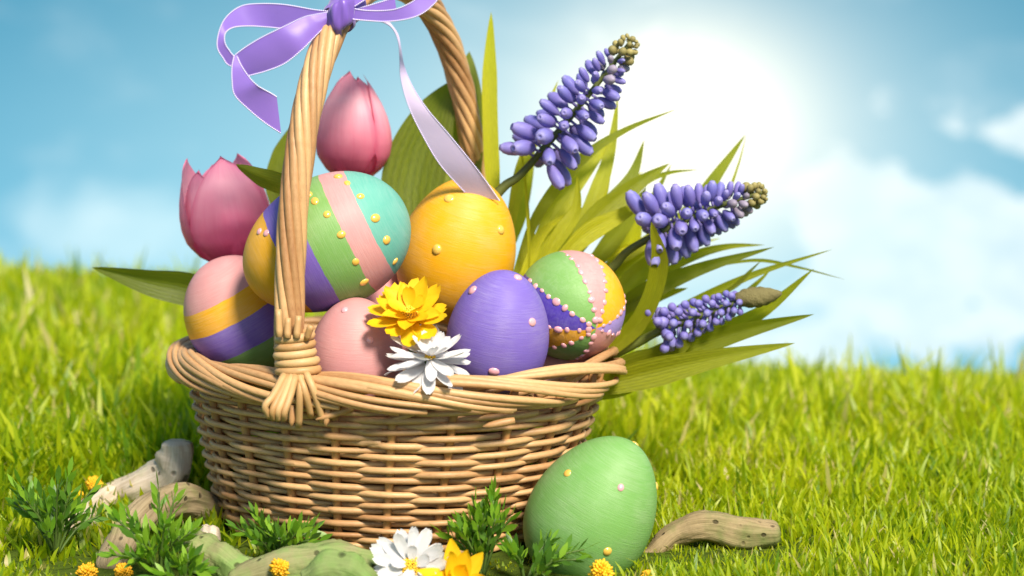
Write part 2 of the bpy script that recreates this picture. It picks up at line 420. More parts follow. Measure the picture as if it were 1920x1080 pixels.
TH = R(28)
LA = np.array([math.cos(TH), -math.sin(TH), 0]); SA = np.array([math.sin(TH), math.cos(TH), 0])
RA, RB = .160, .132                             # rim half axes
def build_grass():
    def field(n, x0, x1, y0, y1):
        return np.stack([rng.uniform(x0, x1, n), rng.uniform(y0, y1, n)], 1)
    p = np.vstack([field(112000, -.95, 1.15, -.02, 1.25), field(60000, -.7, .75, -.42, .15), field(9000, -1.6, 1.8, -.9, 1.3)])
    x, y = p.T
    lx = x * LA[0] + y * LA[1]; ly = x * SA[0] + y * SA[1]
    k = (lx / (RA * .86)) ** 2 + (ly / (RB * .86)) ** 2
    keep = k > 1
    # in front of and left of the basket the turf is thin, mostly moss and sprigs
    front = np.clip(1 - np.hypot((x + .02) / .20, (y + .15) / .085), 0, 1)
    keep &= rng.random(len(x)) > np.clip(front * 4, 0, .35)
    leftp = np.clip(1 - np.hypot((x + .17) / .085, (y + .10) / .09), 0, 1)
    keep &= rng.random(len(x)) > np.clip(leftp * 4, 0, .3)
    x, y = x[keep], y[keep]; n = len(x)
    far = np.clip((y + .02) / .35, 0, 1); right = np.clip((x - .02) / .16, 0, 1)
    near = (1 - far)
    L = (.040 + .032 * far) * rng.uniform(.55, 1.25, n) * (1 - .48 * near * right)
    tall = rng.random(n) < .03; L[tall] *= 1.35
    fr = np.clip(1 - np.hypot((x + .02) / .22, (y + .15) / .10), 0, 1); L *= (1 - .72 * np.clip(fr * 3, 0, 1))
    wl = np.clip(1 - np.hypot((x + .20) / .13, (y + .06) / .13), 0, 1); L *= (1 - .55 * np.clip(wl * 2.5, 0, 1))
    nf = np.clip((-.085 - y) / .05, 0, 1) * np.clip((.17 - x) / .05, 0, 1); L *= (1 - .5 * nf)
    wr = np.clip(1 - np.hypot((x - .21) / .10, (y + .10) / .05), 0, 1); L *= (1 - .60 * np.clip(wr * 2.5, 0, 1))
    W = (.0014 + .0015 * far + .0009 * (1 - right) ) * rng.uniform(.7, 1.3, n)
    W *= np.clip(L / .035, .25, 1.1) ** .6
    az = rng.uniform(0, 2 * math.pi, n); lean = np.abs(rng.normal(0, .24, n)) + .03
    bend = rng.uniform(.02, .55, n)
    d = np.stack([np.cos(az), np.sin(az)], 1)
    fa = az + math.pi / 2 + rng.normal(0, .7, n); wv = np.stack([np.cos(fa), np.sin(fa), np.zeros(n)], 1)
    z0 = hgt(x, y) - .003
    ts = np.array([0, .36, .72, 1.0]); ws = np.array([.85, 1, .72, 0])
    V = np.zeros((n, 7, 3)); idx = 0
    for t, wk in zip(ts, ws):
        ang = lean + bend * t; hz = np.sin(ang) * L * t; up = np.cos(ang * .9) * L * t
        c = np.stack([x + d[:, 0] * hz, y + d[:, 1] * hz, z0 + up], 1)
        if wk > 0:
            V[:, idx] = c - wv * (W * wk)[:, None]; V[:, idx + 1] = c + wv * (W * wk)[:, None]; idx += 2
        else: V[:, idx] = c; idx += 1
    me = bpy.data.meshes.new('grass'); o7 = (np.arange(n) * 7)[:, None]
    quads = np.array([[0, 1, 3, 2], [2, 3, 5, 4]]); tri = np.array([4, 5, 6])
    q = (o7[:, :, None] + quads[None]).reshape(-1); t3 = (o7 + tri[None]).reshape(-1)
    lv = np.concatenate([q, t3]); npoly = 3 * n
    me.vertices.add(n * 7); me.vertices.foreach_set('co', V.reshape(-1))
    me.loops.add(len(lv)); me.loops.foreach_set('vertex_index', lv.astype(np.int32))
    st = np.concatenate([np.arange(2 * n) * 4, 8 * n + np.arange(n) * 3]).astype(np.int32)
    me.polygons.add(npoly); me.polygons.foreach_set('loop_start', st)
    me.polygons.foreach_set('use_smooth', np.ones(npoly, bool))
    at = me.attributes.new('tint', 'FLOAT', 'POINT')
    tint = np.clip(rng.normal(.5, .24, n) + .13 * np.sin(x * 7.1) * np.sin(y * 6.3 + 1) + .10 * np.sin(x * 23 + 2 * np.sin(y * 11)) * np.sin(y * 19) + .12 * far * right - .17 * near * (1 - .45 * right), 0, 1)  # near-left blades tinted darker: foreground shade put into their colour
    tint[rng.random(n) < .035] = 1.0
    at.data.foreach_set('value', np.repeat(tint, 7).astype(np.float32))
    me.update(); me.validate()
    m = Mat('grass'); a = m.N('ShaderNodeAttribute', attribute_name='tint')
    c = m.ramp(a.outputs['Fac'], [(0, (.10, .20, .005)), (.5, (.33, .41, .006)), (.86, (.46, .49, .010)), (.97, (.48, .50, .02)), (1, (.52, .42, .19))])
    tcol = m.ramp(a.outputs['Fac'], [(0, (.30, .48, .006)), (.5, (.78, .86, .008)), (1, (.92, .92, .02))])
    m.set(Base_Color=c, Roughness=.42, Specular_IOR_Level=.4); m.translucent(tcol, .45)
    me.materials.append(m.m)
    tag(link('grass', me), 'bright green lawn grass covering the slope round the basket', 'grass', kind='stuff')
build_grass()

# ------------------------------------------------------------------ basket
HZ = .115
def wall_pt(th, z, off=0.):
    """point on the basket wall at angle th and height z, pushed outwards by off"""
    t = min(max(z / .100, 0), 1.15); k = .745 + (.925 - .745) * t ** .85
    c = np.array([-.006 * (1 - t), 0, 0])
    p = LA * (RA * k * math.cos(th)) + SA * (RB * k * math.sin(th))
    nn = nrm(LA * (math.cos(th) / RA) + SA * (math.sin(th) / RB))
    return p + nn * off + c + np.array([0, 0, z])
NST = 22
# equal spacing by arc length round the ellipse
_t = np.linspace(0, 2 * math.pi, 721); _p = np.stack([RA * np.cos(_t), RB * np.sin(_t)], 1)
_s = np.concatenate([[0], np.cumsum(np.linalg.norm(np.diff(_p, axis=0), axis=1))]); _s /= _s[-1]
def th_of(s): return float(np.interp(s % 1.0, _s, _t))
basket = thing('wicker_basket', (0, 0, 0), 'round tan wicker basket with tall twisted handle, full of painted eggs', 'basket')
def build_basket():
    PH = .012
    for k in range(NST):
        s0 = k / NST + PH; zs = np.linspace(-.002, .118, 9)
        jit = rng.normal(0, .0008, 2)
        path = [wall_pt(th_of(s0 + jit[0] * i / 8 * .4), z, -.0002) for i, z in enumerate(zs)]
        part('stake', tube(path, .0029, 7), M_STAKE, basket)
    rows = 25; zz = np.linspace(.0035, .1060, rows)
    for r in range(rows):
        nseg = 3; st = rng.random()
        for q in range(nseg):
            a0 = round((st + q / nseg) * NST) / NST; a1 = a0 + 1 / nseg + .5 / NST
            n = int(NST / nseg * 10) + 6; ss = np.linspace(a0 - .4 / NST, a1, n); path = []
            ph1, ph2 = rng.uniform(0, 6.28, 2); amp = rng.uniform(.0003, .0011); rad = rng.uniform(.0019, .0024)
            slope = rng.normal(0, .0006)
            for i, s in enumerate(ss):
                u = (s) * NST; tri = 2 * abs(((u + r) / 2) % 1.0 - .5) * 2 - 1      # +1 over one stake, -1 behind the next
                wv = math.copysign(abs(tri) ** .75, tri)
                z = zz[r] + amp * math.sin(s * 25 + ph1) + slope * (i / n - .5) + .0007 * wv
                tuck = .0024 if i < 3 or i > n - 4 else 0
                path.append(wall_pt(th_of(s + PH), z, .0042 * wv - tuck))
            rr = np.full(n, rad); rr *= 1 + .10 * np.sin(np.linspace(0, 9, n) + ph2); rr[-3:] *= [.95, .9, .8]
            part('weaver', tube(path, rr, 6), M_WICKER, basket)
    # foot band and base
    bpts = [wall_pt(t, .003, -.004) for t in np.linspace(0, 2 * math.pi, 48, endpoint=False)]
    v = np.vstack([bpts, [np.mean(bpts, axis=0)]]); part('base', (v, [(i, (i + 1) % 48, 48) for i in range(48)]), M_STAKE, basket)
    # rolled border: every rod starts inside, runs over the top and ends low outside
    NR = 38
    for k in range(NR):
        s0 = k / NR + rng.normal(0, .004); span = rng.uniform(.225, .29); n = 40; path = []
        e = rng.normal(0, .0005, 2); rad = rng.uniform(.0023, .0031)
        for i in range(n):
            t = i / (n - 1); phi = R(205) - R(262) * (t ** .92)
            s = s0 + span * t; th = th_of(s)
            ww, hh = .0095 + e[0], .0102 + e[1]
            base = wall_pt(th, .100, .0); nn = nrm(LA * (math.cos(th) / RA) + SA * (math.sin(th) / RB))
            c = base + nn * .0085 + np.array([0, 0, .0145 + .0012 * math.sin(s * 40 + k)])
            path.append(c + nn * ww * math.cos(phi) + np.array([0, 0, hh * math.sin(phi)]))
        rr = np.full(n, rad) * (1 - .25 * np.linspace(0, 1, n) ** 3)
        part('rim_rod', tube(path, rr, 7), M_WICKER, basket)
    for k, (px, py, dx, dy) in enumerate([(592, 787, 70, -22), (718, 793, 62, -20), (610, 800, 6, -40), (546, 800, 4, -40), (905, 800, 60, -12)]):
        yb = -.128; a = P(px, py, yb - .004); b = P(px + dx, py + dy, yb - .001)
        part('rod_end', tube([a + (b - a) * t for t in np.linspace(0, 1, 6)], np.array([.0006, .0019, .0024, .0025, .0025, .002]), 6), M_WICKER, basket)
build_basket()

BH, HH, E1, E2 = .128, .262, .9, .75
def arch(t):
    al = math.pi * t; c, s = math.cos(al), math.sin(al)
    return SA * (-BH * math.copysign(abs(c) ** E1, c)) + np.array([0, 0, HZ - .012 + (HH + .012) * abs(s) ** E2])
_at = np.concatenate([np.linspace(0, .02, 12), np.linspace(.02, .98, 240)[1:], np.linspace(.98, 1, 12)[1:]])
_ap = np.array([arch(t) for t in _at]); _al = np.concatenate([[0], np.cumsum(np.linalg.norm(np.diff(_ap, axis=0), axis=1))])
ALEN = _al[-1]
def arch_s(s):
    return np.array([np.interp(s, _al, _ap[:, i]) for i in range(3)])
def arch_frame(s):
    p = arch_s(s); t = nrm(arch_s(min(s + .003, ALEN)) - arch_s(max(s - .003, 0))); nn = LA; b = np.cross(t, nn)
    return p, nn, nrm(b)
def build_handle():
    NRD = 9
    for k in range(NRD):
        n = 120; path = []; rad = rng.uniform(.0030, .0035); e = rng.normal(0, .0004, 2)
        for i in range(n):
            s = ALEN * i / (n - 1); p, a, b = arch_frame(s)
            phi = 2 * math.pi * k / NRD - 2 * math.pi * (1.05 * s / .30 + .55 * max(0, s - .16) / .30)
            ro = .0066 + e[0] * math.sin(s * 30 + k)
            path.append(p + (a * math.cos(phi) + b * math.sin(phi)) * ro)
        part('handle_rod', tube(path, rad, 7), M_WICKER, basket)
    part('handle_core', tube([arch_s(s) for s in np.linspace(0.004, ALEN - .004, 80)], .0042, 8), M_STAKE, basket)
    # binding at the front foot
    foot = P(553, 660, -.122)
    for k in range(5):
        c = P(553 + (1.5 * k if k > 2 else 0), 632 + k * 15.5, -.119); n = 30; path = []
        wr = .0103 + .0005 * k
        for i in range(n):
            t = 2 * math.pi * i / (n - 1) + 1.2
            path.append(c + np.array([math.cos(t) * wr, math.sin(t) * wr * .92, .0012 * math.cos(t + .3 * k) + .0007 * (i / n - .5)]))
        part('binding', tube(path, .0030, 8, True, .62 if False else 1.0), M_BIND, basket)
    # cut rod ends above the binding, splayed tails below it
    for (px, py, dx, dy) in [(524, 632, -2, -52), (539, 634, 1, -38), (556, 634, 4, -42), (583, 610, -8, 26)]:
        a = P(px, py, -.131); b = P(px + dx, py + dy, -.129)
        part('rod_end', tube([a + (b - a) * t for t in np.linspace(0, 1, 5)], np.array([.0023, .0024, .0023, .0022, .0020]), 7), M_BIND, basket)
    tails = [((533, 704), (512, 742), (497, 762), (506, 783)), ((541, 706), (522, 745), (511, 770), (513, 786)),
             ((547, 706), (532, 745), (522, 770), (522, 787)), ((553, 706), (543, 745), (534, 772), (533, 786))]
    for pts in tails:
        ys = [-.1325, -.1455, -.1500, -.1465]
        path = catmull([P(x, y, yy) for (x, y), yy in zip(pts, ys)], 14)
        part('binding_tail', tube(path, np.linspace(.0027, .0020, 14), 7, True), M_BIND, basket)
    for pts in [((560, 702), (572, 735), (584, 780)), ((574, 700), (588, 732), (606, 790)), ((566, 704), (562, 740), (560, 800))]:
        path = catmull([P(x, y, yy) for (x, y), yy in zip(pts, (-.130, -.136, -.129))], 10)
        part('rod_end', tube(path, .0025, 7), M_BIND, basket)
build_handle()
def build_fill():
    n, mm = 14, 40; v = []
    for i in range(n):
        r = i / (n - 1)
        for j in range(mm):
            th = 2 * math.pi * j / mm; z = .088 + .012 * (1 - r * r) + .003 * math.sin(j * 3.1 + i * 2.3)
            q = wall_pt(th, .085, -.009); v.append(np.array([q[0] * r, q[1] * r, z]))
    f = [(i * mm + j, i * mm + (j + 1) % mm, (i + 1) * mm + (j + 1) % mm, (i + 1) * mm + j) for i in range(n - 1) for j in range(mm)]
    g = [(np.array(v), f)]
    for k in range(500):
        r = math.sqrt(rng.random()) * .95; th = rng.uniform(0, 6.28); q = wall_pt(th, .085, -.009); a = rng.uniform(0, 6.28); L = rng.uniform(.012, .03)
        c = np.array([q[0] * r, q[1] * r, .090 + .012 * (1 - r * r) + rng.uniform(0, .004)])
        d = np.array([math.cos(a), math.sin(a), rng.normal(0, .2)]) * L / 2 * (1 - .6 * r)
        g.append(tube([c - d, c + np.array([0, 0, .002]), c + d], .0006, 4))
    o = link('straw', mesh_data('straw', *join(g)[:2], simple('straw', (.20, .125, .045), .8, .4)))
    tag(o, 'brown straw filling inside the basket under the painted eggs', 'straw', kind='stuff')
build_fill()

# ------------------------------------------------------------------ eggs
def egg_profile(t, W, k): return W / 2 * math.sqrt(max(0, 1 - t * t)) * (1 - k * t) / (1 + .35 * k * k)
def egg_mesh(name, L, W, k, mat, n=48, m=64):
    v = []; f = []
    for i in range(1, n):
        t = -math.cos(math.pi * i / n); r = egg_profile(t, W, k)
        for j in range(m): v.append((r * math.cos(2 * math.pi * j / m), r * math.sin(2 * math.pi * j / m), t * L / 2))
    for i in range(n - 2):
        for j in range(m): f.append((i * m + j, i * m + (j + 1) % m, (i + 1) * m + (j + 1) % m, (i + 1) * m + j))
    a = len(v); v += [(0, 0, -L / 2), (0, 0, L / 2)]
    for j in range(m): f.append((a, (j + 1) % m, j)); f.append((a + 1, (n - 2) * m + j, (n - 2) * m + (j + 1) % m))
    return mesh_data(name, v, f, mat)
def bead_mesh(mat):
    v = []; n, m = 7, 10
    for i in range(n):
        a = math.pi / 2 * i / (n - 1); r = math.cos(a) ** .8 if i < n - 1 else 0.001
        for j in range(m): v.append((r * math.cos(2 * math.pi * j / m), r * math.sin(2 * math.pi * j / m), .82 * math.sin(a) - .12 + (.10 * (1 - r) if r < .5 else 0)))
    f = [(i * m + j, i * m + (j + 1) % m, (i + 1) * m + (j + 1) % m, (i + 1) * m + j) for i in range(n - 1) for j in range(m)]
    f.append(tuple((n - 1) * m + j for j in range(m)))
    return mesh_data('bead', v, f, mat)
BEAD_P, BEAD_G = bead_mesh(M_BEADP), bead_mesh(M_BEADG)
class Egg:
    def __init__(s, px, py, Y, L, W, axis, k, mat, label, roll=0.):
        s.L, s.W, s.k = L, W, k
        s.o = link('painted_egg', egg_mesh('painted_egg', L, W, k, mat), None, P(px, py, Y))
        q = Vector(axis).normalized().to_track_quat('Z', 'Y')
        s.q = q @ Euler((0, 0, roll)).to_quaternion()
        s.o.rotation_mode = 'QUATERNION'; s.o.rotation_quaternion = s.q
        tag(s.o, label, 'egg', 'painted eggs')
        s.loc = np.array(P(px, py, Y)); s.Mi = np.array(s.q.to_matrix().inverted())
    def local_bead(s, th, t, r, gold):
        rr = egg_profile(t, s.W, s.k); p = Vector((rr * math.cos(th), rr * math.sin(th), t * s.L / 2))
        e = 1e-3; r2 = egg_profile(t + e, s.W, s.k); r1 = egg_profile(t - e, s.W, s.k)
        dr = (r2 - r1) / (2 * e) / (s.L / 2); nn = Vector((math.cos(th), math.sin(th), -dr)).normalized()
        b = link('bead', BEAD_G if gold else BEAD_P, s.o, p)
        b.rotation_mode = 'QUATERNION'; b.rotation_quaternion = nn.to_track_quat('Z', 'Y')
        r *= random.uniform(.8, 1.18); j = random.uniform(.85, 1.15); b.scale = (r * j, r / j, r * random.uniform(.50, .72))
    def pix_bead(s, px, py, r, gold):
        """bead where the photo shows it: nearest hit of that line of sight on the egg"""
        d = s.Mi @ (np.array(P(px, py, 0)) - CAM); d /= np.linalg.norm(d); o = s.Mi @ (CAM - s.loc)
        for t in np.linspace(1.0, 1.5, 2500):
            p = o + d * t; z = p[2] / (s.L / 2)
            if abs(z) < 1 and math.hypot(p[0], p[1]) <= egg_profile(z, s.W, s.k):
                s.local_bead(math.atan2(p[1], p[0]), z, r, gold); return
        c = o + d * (-o.dot(d)); z = max(-.97, min(.97, c[2] / (s.L / 2))); s.local_bead(math.atan2(c[1], c[0]), z, r, gold)

def build_eggs():
    # lower left: pink, yellow, purple and green bands
    mA = egg_material('egg_four_bands', [(0, C_GRN), (.30, C_PUR), (.545, C_YEL), (.735, C_PINK)], half=.043, wobble=.010)
    A = Egg(452, 592, -.005, .088, .078, (-.46, -.12, .88), .03, mA, 'egg with pink, yellow, purple and green bands left of the basket handle')
    # upper left: yellow, purple, green, pink and teal bands
    mB = egg_material('egg_five_bands', [(0, C_YEL), (.26, C_PUR), (.44, C_GRN), (.635, C_PINK), (.775, C_TEAL)], half=.0585, wobble=.010)
    B = Egg(612, 457, -.060, .117, .0885, (.89, .06, .43), -.07, mB, 'large egg with yellow, purple, green, pink and teal bands behind the handle')
    for px, py in [(640, 440), (613, 402), (667, 491), (683, 529), (590, 377), (579, 365)]: B.pix_bead(px, py, .0031, True)
    for px, py in [(634, 331), (651, 343), (676, 368), (704, 409), (725, 450), (741, 490)]: B.pix_bead(px, py, .0030, True)
    for px, py in [(499, 437), (486, 434)]: B.pix_bead(px, py, .0024, False)
    Yl = Egg(858, 470, .012, .106, .0835, (.26, -.10, .96), .10, egg_material('egg_yellow', [(0, C_YEL)]), 'plain golden yellow egg standing behind the purple one')
    for px, py, g in [(842, 372, True), (939, 431, True), (819, 468, True)]: Yl.pix_bead(px, py, .0034, g)
    Pk = Egg(668, 668, -.080, .080, .0625, (.02, -.20, .98), .08, egg_material('egg_pink', [(0, C_PINK)]), 'plain pink egg beside the bound foot of the handle')
    for px, py in [(646, 581), (694, 638)]: Pk.pix_bead(px, py, .0030, False)
    Pu = Egg(934, 628, -.070, .089, .0685, (.14, -.16, .98), .09, egg_material('egg_purple', [(0, (.18, .12, .46))], bumpk=.36), 'plain purple egg behind the white daisy')
    for px, py in [(971, 520), (886, 544), (998, 604), (926, 697)]: Pu.pix_bead(px, py, .0030, False)
    # patchwork egg: sectors round the pole that faces the camera
    ang = [0, 20, 75, 115, 185, 230, 262, 300, 350]; cols = [C_PINK, C_YEL, C_LIL, C_PINK, C_GRN, C_ORG, (.08, .045, .36), C_GRN, C_PINK]
    cols = [C_PINK, C_YEL, C_LIL, C_PINK, C_GRN, C_ORG, (.08, .045, .36), C_GRN, C_PINK]
    m = Mat('egg_patchwork'); h, big = brush(m, (60, 60, 30))
    tc = m.N('ShaderNodeTexCoord'); sx = m.N('ShaderNodeSeparateXYZ'); m.l.new(tc.outputs['Object'], sx.inputs[0])
    a = m.M('ARCTAN2', sx.outputs[0], sx.outputs[1]); a = m.M('FRACT', m.M('ADD', m.M('DIVIDE', a, 2 * math.pi), 1.0))
    a = m.M('ADD', a, m.M('MULTIPLY', m.M('SUBTRACT', m.noise(m.coord('Object'), 60, 3), .5), .03))
    c = m.ramp(a, [(x / 360, q) for x, q in zip(ang, cols)], 'CONSTANT')
    c = m.mix(m.M('MULTIPLY', m.ramp(h, [(.45, (0, 0, 0)), (1, (1, 1, 1))]), .55), c, m.mix(.22, c, (1, .95, .9)))
    m.set(Base_Color=c, Roughness=.5, Specular_IOR_Level=.35, Normal=m.bump(h, .45, .0009))
    ax = np.array([.40, -.87, -.27])
    E6 = Egg(1070, 573, -.022, .080, .0755, ax, .02, m.m, 'patchwork egg of green, pink, yellow and purple wedges edged with beads')
    # turn it so that local +Y (angle 0) points up in the picture, clockwise as seen from the camera
    z = Vector(ax).normalized(); yv = (Vector((0, 0, 1)) - z * z.z).normalized(); xv = yv.cross(z)
    mt = Matrix((xv, yv, z)).transposed(); q = mt.to_quaternion(); E6.o.rotation_quaternion = q
    for d in (20, 75, 115, 185, 230, 262, 300, 350):
        for i in range(9):
            lat = R(9 + i * 10.5 + random.uniform(-1.5, 1.5)); th = R(90 - d); E6.local_bead(th + random.uniform(-.02, .02), math.cos(lat), random.uniform(.0017, .0025) * (1.3 if d in (300, 262) and 2 < i < 5 else 1), False)
    # pink eggs half hidden deeper in the basket
    Egg(700, 600, .028, .080, .064, (.3, .2, .9), .08, egg_material('egg_pink_deep', [(0, (.66, .27, .28))]), 'pink egg almost hidden between the yellow and the banded eggs')
    Egg(1038, 700, -.010, .070, .046, (.9, -.1, .15), .06, egg_material('egg_pink_low', [(0, C_PINK)]), 'pink egg showing only a sliver under the patchwork egg')
    # green egg on the grass
    mG = egg_material('egg_green', [(0, (.165, .35, .09))], bumpk=.42)
    Ge = Egg(1112, 958, -.112, .1050, .0820, (.46, -.05, .89), .13, mG, 'large green egg leaning on the basket from the grass')
    for px, py, g in [(1064, 887, True), (1164, 914, False), (1231, 912, True), (1139, 1034, True), (1196, 829, True)]: Ge.pix_bead(px, py, .0030, g)
build_eggs()

# ------------------------------------------------------------------ leaves
def blade_geo(pts, ys, wpx, n=22, m=7, fold=.42, prof='grass', roll=0., wave=0.):
    k = len(pts); Y = np.interp(np.linspace(0, 1, k), np.linspace(0, 1, len(ys)), ys)
    p = catmull([P(x, y, yy) for (x, y), yy in zip(pts, Y)], n)
    t = np.linspace(0, 1, n)
    if prof == 'grass': w = np.minimum(1, .55 + 1.3 * t) * np.clip((1 - t) * 1.75, 0, 1) ** .8
    elif prof == 'broad': w = np.sin(math.pi * np.clip(t * .93 + .07, 0, 1) ** .85) ** .8
    else: w = np.minimum(1, .5 + 2 * t) * np.clip((1 - t) * 3.2, 0, 1) ** .7
    hw = w * wpx / 2 / S(np.mean(ys))
    T = np.gradient(p, axis=0); T /= np.linalg.norm(T, axis=1)[:, None]
    view = nrm(CAM - p[n // 2]); s = np.linspace(-1, 1, m); v = np.zeros((n, m, 3))
    for i in range(n):
        side = nrm(np.cross(T[i], view)); nn = np.cross(side, T[i])
        r = roll * (t[i] - .3); sd = side * math.cos(r) + nn * math.sin(r); n2 = nn * math.cos(r) - side * math.sin(r)
        for j in range(m):
            v[i, j] = p[i] + sd * s[j] * hw[i] - n2 * fold * hw[i] * (1 - abs(s[j])) ** 1.2 + n2 * wave * hw[i] * math.sin(t[i] * 9 + s[j] * 2)
    L = np.concatenate([[0], np.cumsum(np.linalg.norm(np.diff(p, axis=0), axis=1))])
    uv = np.stack([np.tile((s + 1) / 2, n), np.repeat(L * 20, m)], 1)
    return v.reshape(-1, 3), grid_faces(n, m), uv

def leaf_cluster(name, label, base, specs, mat, group=None):
    th = thing(name, base, label, 'leaves', group)
    for sp_ in specs:
        pts, ys, w = sp_[:3]; w = w * .76; kw = sp_[3] if len(sp_) > 3 else {}
        mt = kw.pop('mat', mat) if kw else mat
        part('leaf', blade_geo(pts, ys, w, **kw), mt, th)
    return th
def build_leaves():
    up = [
        ([(930, 420), (921, 280), (918, 150), (921, 22)], (.06, .09), 38, dict(prof='sword', fold=.2)),
        ([(950, 470), (975, 330), (1010, 240), (1047, 150)], (.05, .09), 34),
        ([(992, 520), (991, 430), (984, 330), (968, 238)], (.03, .03), 9, dict(fold=.5)),
        ([(965, 520), (1010, 400), (1090, 300), (1170, 245), (1270, 204)], (.04, .08), 30, dict(roll=.6)),
        ([(985, 520), (1040, 400), (1100, 320), (1150, 262)], (.05, .10), 50),
        ([(1060, 480), (1115, 370), (1145, 280), (1159, 178)], (.06, .11), 40),
        ([(1000, 520), (1050, 440), (1080, 390), (1083, 326)], (.03, .05), 40, dict(roll=.5)),
        ([(1040, 520), (1110, 420), (1190, 350), (1256, 306)], (.04, .08), 62, dict(roll=-.4)),
        ([(1075, 470), (1140, 390), (1185, 330), (1208, 262)], (.07, .11), 44),
        ([(1030, 510), (1100, 440), (1170, 400), (1240, 360)], (.02, .04), 50, dict(roll=.7)),
        ([(1090, 520), (1140, 460), (1185, 400), (1212, 350)], (.06, .08), 46),
        ([(1130, 540), (1165, 480), (1190, 440), (1200, 400)], (.08, .09), 54),
        ([(1190, 480), (1290, 400), (1350, 320), (1398, 252)], (.09, .12), 40),
        ([(1310, 440), (1360, 370), (1384, 310), (1400, 250)], (.10, .11), 8),
        ([(1140, 420), (1200, 350), (1250, 325), (1310, 318)], (.08, .10), 16),
        ([(940, 500), (965, 420), (985, 360), (1002, 300)], (.08, .1), 44),
        ([(960, 560), (985, 490), (1015, 440), (1060, 400)], (.04, .06), 40),
        ([(1030, 480), (1080, 420), (1118, 372), (1122, 340)], (.09, .1), 34),
        ([(1120, 600), (1180, 530), (1250, 470), (1330, 420)], (.05, .07), 52, dict(roll=.4)),
        ([(1110, 560), (1160, 500), (1240, 455), (1290, 400)], (.07, .09), 44),
    ]
    r3 = random.Random(5)
    for i in range(10):
        a = R(26 + i * 5.2 + r3.uniform(-3, 3)); L = r3.uniform(170, 300); x0 = 1000 + r3.uniform(-20, 110); y0_ = 545 + r3.uniform(-20, 20); b = r3.uniform(-.12, .12); yy = r3.uniform(.05, .11)
        up.append(([(x0, y0_), (x0 + L * .45 * math.cos(a + b), y0_ - L * .45 * math.sin(a + b)), (x0 + L * .8 * math.cos(a), y0_ - L * .8 * math.sin(a)), (x0 + L * 1.1 * math.cos(a - b), y0_ - L * 1.1 * math.sin(a - b))], (yy, yy + .03), r3.uniform(24, 38), dict(roll=r3.uniform(-.7, .7))))
    leaf_cluster('leaf_spray', 'tall spray of yellow-green blade leaves rising behind the yellow and patchwork eggs', P(1060, 640, .05), up, M_BLADEU)
    low = [
        ([(1110, 620), (1200, 555), (1310, 505), (1452, 463)], (.04, .03), 50),
        ([(1200, 545), (1290, 485), (1360, 463), (1434, 459)], (.06, .06), 24),
        ([(1140, 660), (1260, 590), (1400, 520), (1562, 467)], (.06, .03), 28, dict(roll=.4)),
        ([(1330, 500), (1420, 488), (1500, 502), (1584, 524)], (.06, .05), 9),
        ([(1100, 690), (1180, 635), (1260, 600), (1390, 575)], (.03, .02), 46),
        ([(1120, 710), (1280, 650), (1420, 590), (1527, 503)], (.03, .01), 54, dict(roll=.5)),
        ([(1110, 720), (1250, 665), (1390, 622), (1527, 589)], (.02, -.01), 66, dict(roll=-.3)),
        ([(1080, 735), (1200, 705), (1340, 672), (1492, 643)], (.00, -.02), 74, dict(roll=.3)),
        ([(1090, 725), (1180, 690), (1260, 660), (1330, 600)], (.01, .0), 70),
        ([(1120, 680), (1200, 600), (1236, 500), (1221, 415)], (.01, -.01), 46, dict(prof='sword', fold=.35)),
        ([(1290, 610), (1370, 570), (1420, 530), (1448, 502)], (.05, .05), 16),
        ([(1340, 560), (1380, 535), (1405, 510), (1428, 488)], (.04, .04), 12),
        ([(1080, 640), (1150, 600), (1220, 560), (1290, 540)], (.05, .04), 56),
        ([(1060, 745), (1150, 725), (1230, 695), (1300, 690)], (.03, .02), 60),
    ]
    leaf_cluster('leaf_spray', 'low spray of long pointed leaves hanging over the basket rim under the seed cone', P(1110, 720, .03), low, M_BLADE)
build_leaves()

# ------------------------------------------------------------------ tulips
def petal_geo(base, axis, x0, Rm, H, phi0, wk, kr, tipflare, n=24, m=15, top=.30):
    """cupped petal: its own width along the length, curved across like the side of the cup"""
    z = nrm(axis); x = nrm(np.array(x0) - z * np.dot(x0, z)); y = np.cross(z, x); v = np.zeros((n, m, 3)); s = np.linspace(-1, 1, m)
    out = x * math.cos(phi0) + y * math.sin(phi0); tan = np.cross(z, out)
    rt = [.25, .70, .93, 1.0, .98, .90, .77, .60, .40]
    for i in range(n):
        t = i / (n - 1); pr = float(np.interp(t, np.linspace(0, 1, len(rt)), rt)); q = max(0, (t - .5) / .5); q = q * q * (3 - 2 * q)
        r = Rm * kr * (pr + (top - .40) * t ** 3) + tipflare * Rm * max(0, t - .55) ** 1.6
        wd = Rm * wk * min(1.0, .30 + 2.1 * t) * max(0, 1 - max(0, (t - .34) / .66) ** 1.8) ** .85
        Rc = max(r, Rm * .50)
        for j in range(m):
            u = s[j] * wd; ang = u / Rc
            p = out * (r - Rc + Rc * math.cos(ang) + .05 * Rm * abs(s[j]) ** 3 - .03 * Rm * (1 - abs(s[j])) ** 7 * math.sin(math.pi * t)) + tan * Rc * math.sin(ang)
            v[i, j] = np.array(base) + p + z * H * (t - .02 * s[j] ** 2 * t)
    uv = np.stack([np.tile((s + 1) / 2, n), np.repeat(np.linspace(0, 1, n), m)], 1)
    return v.reshape(-1, 3), grid_faces(n, m), uv
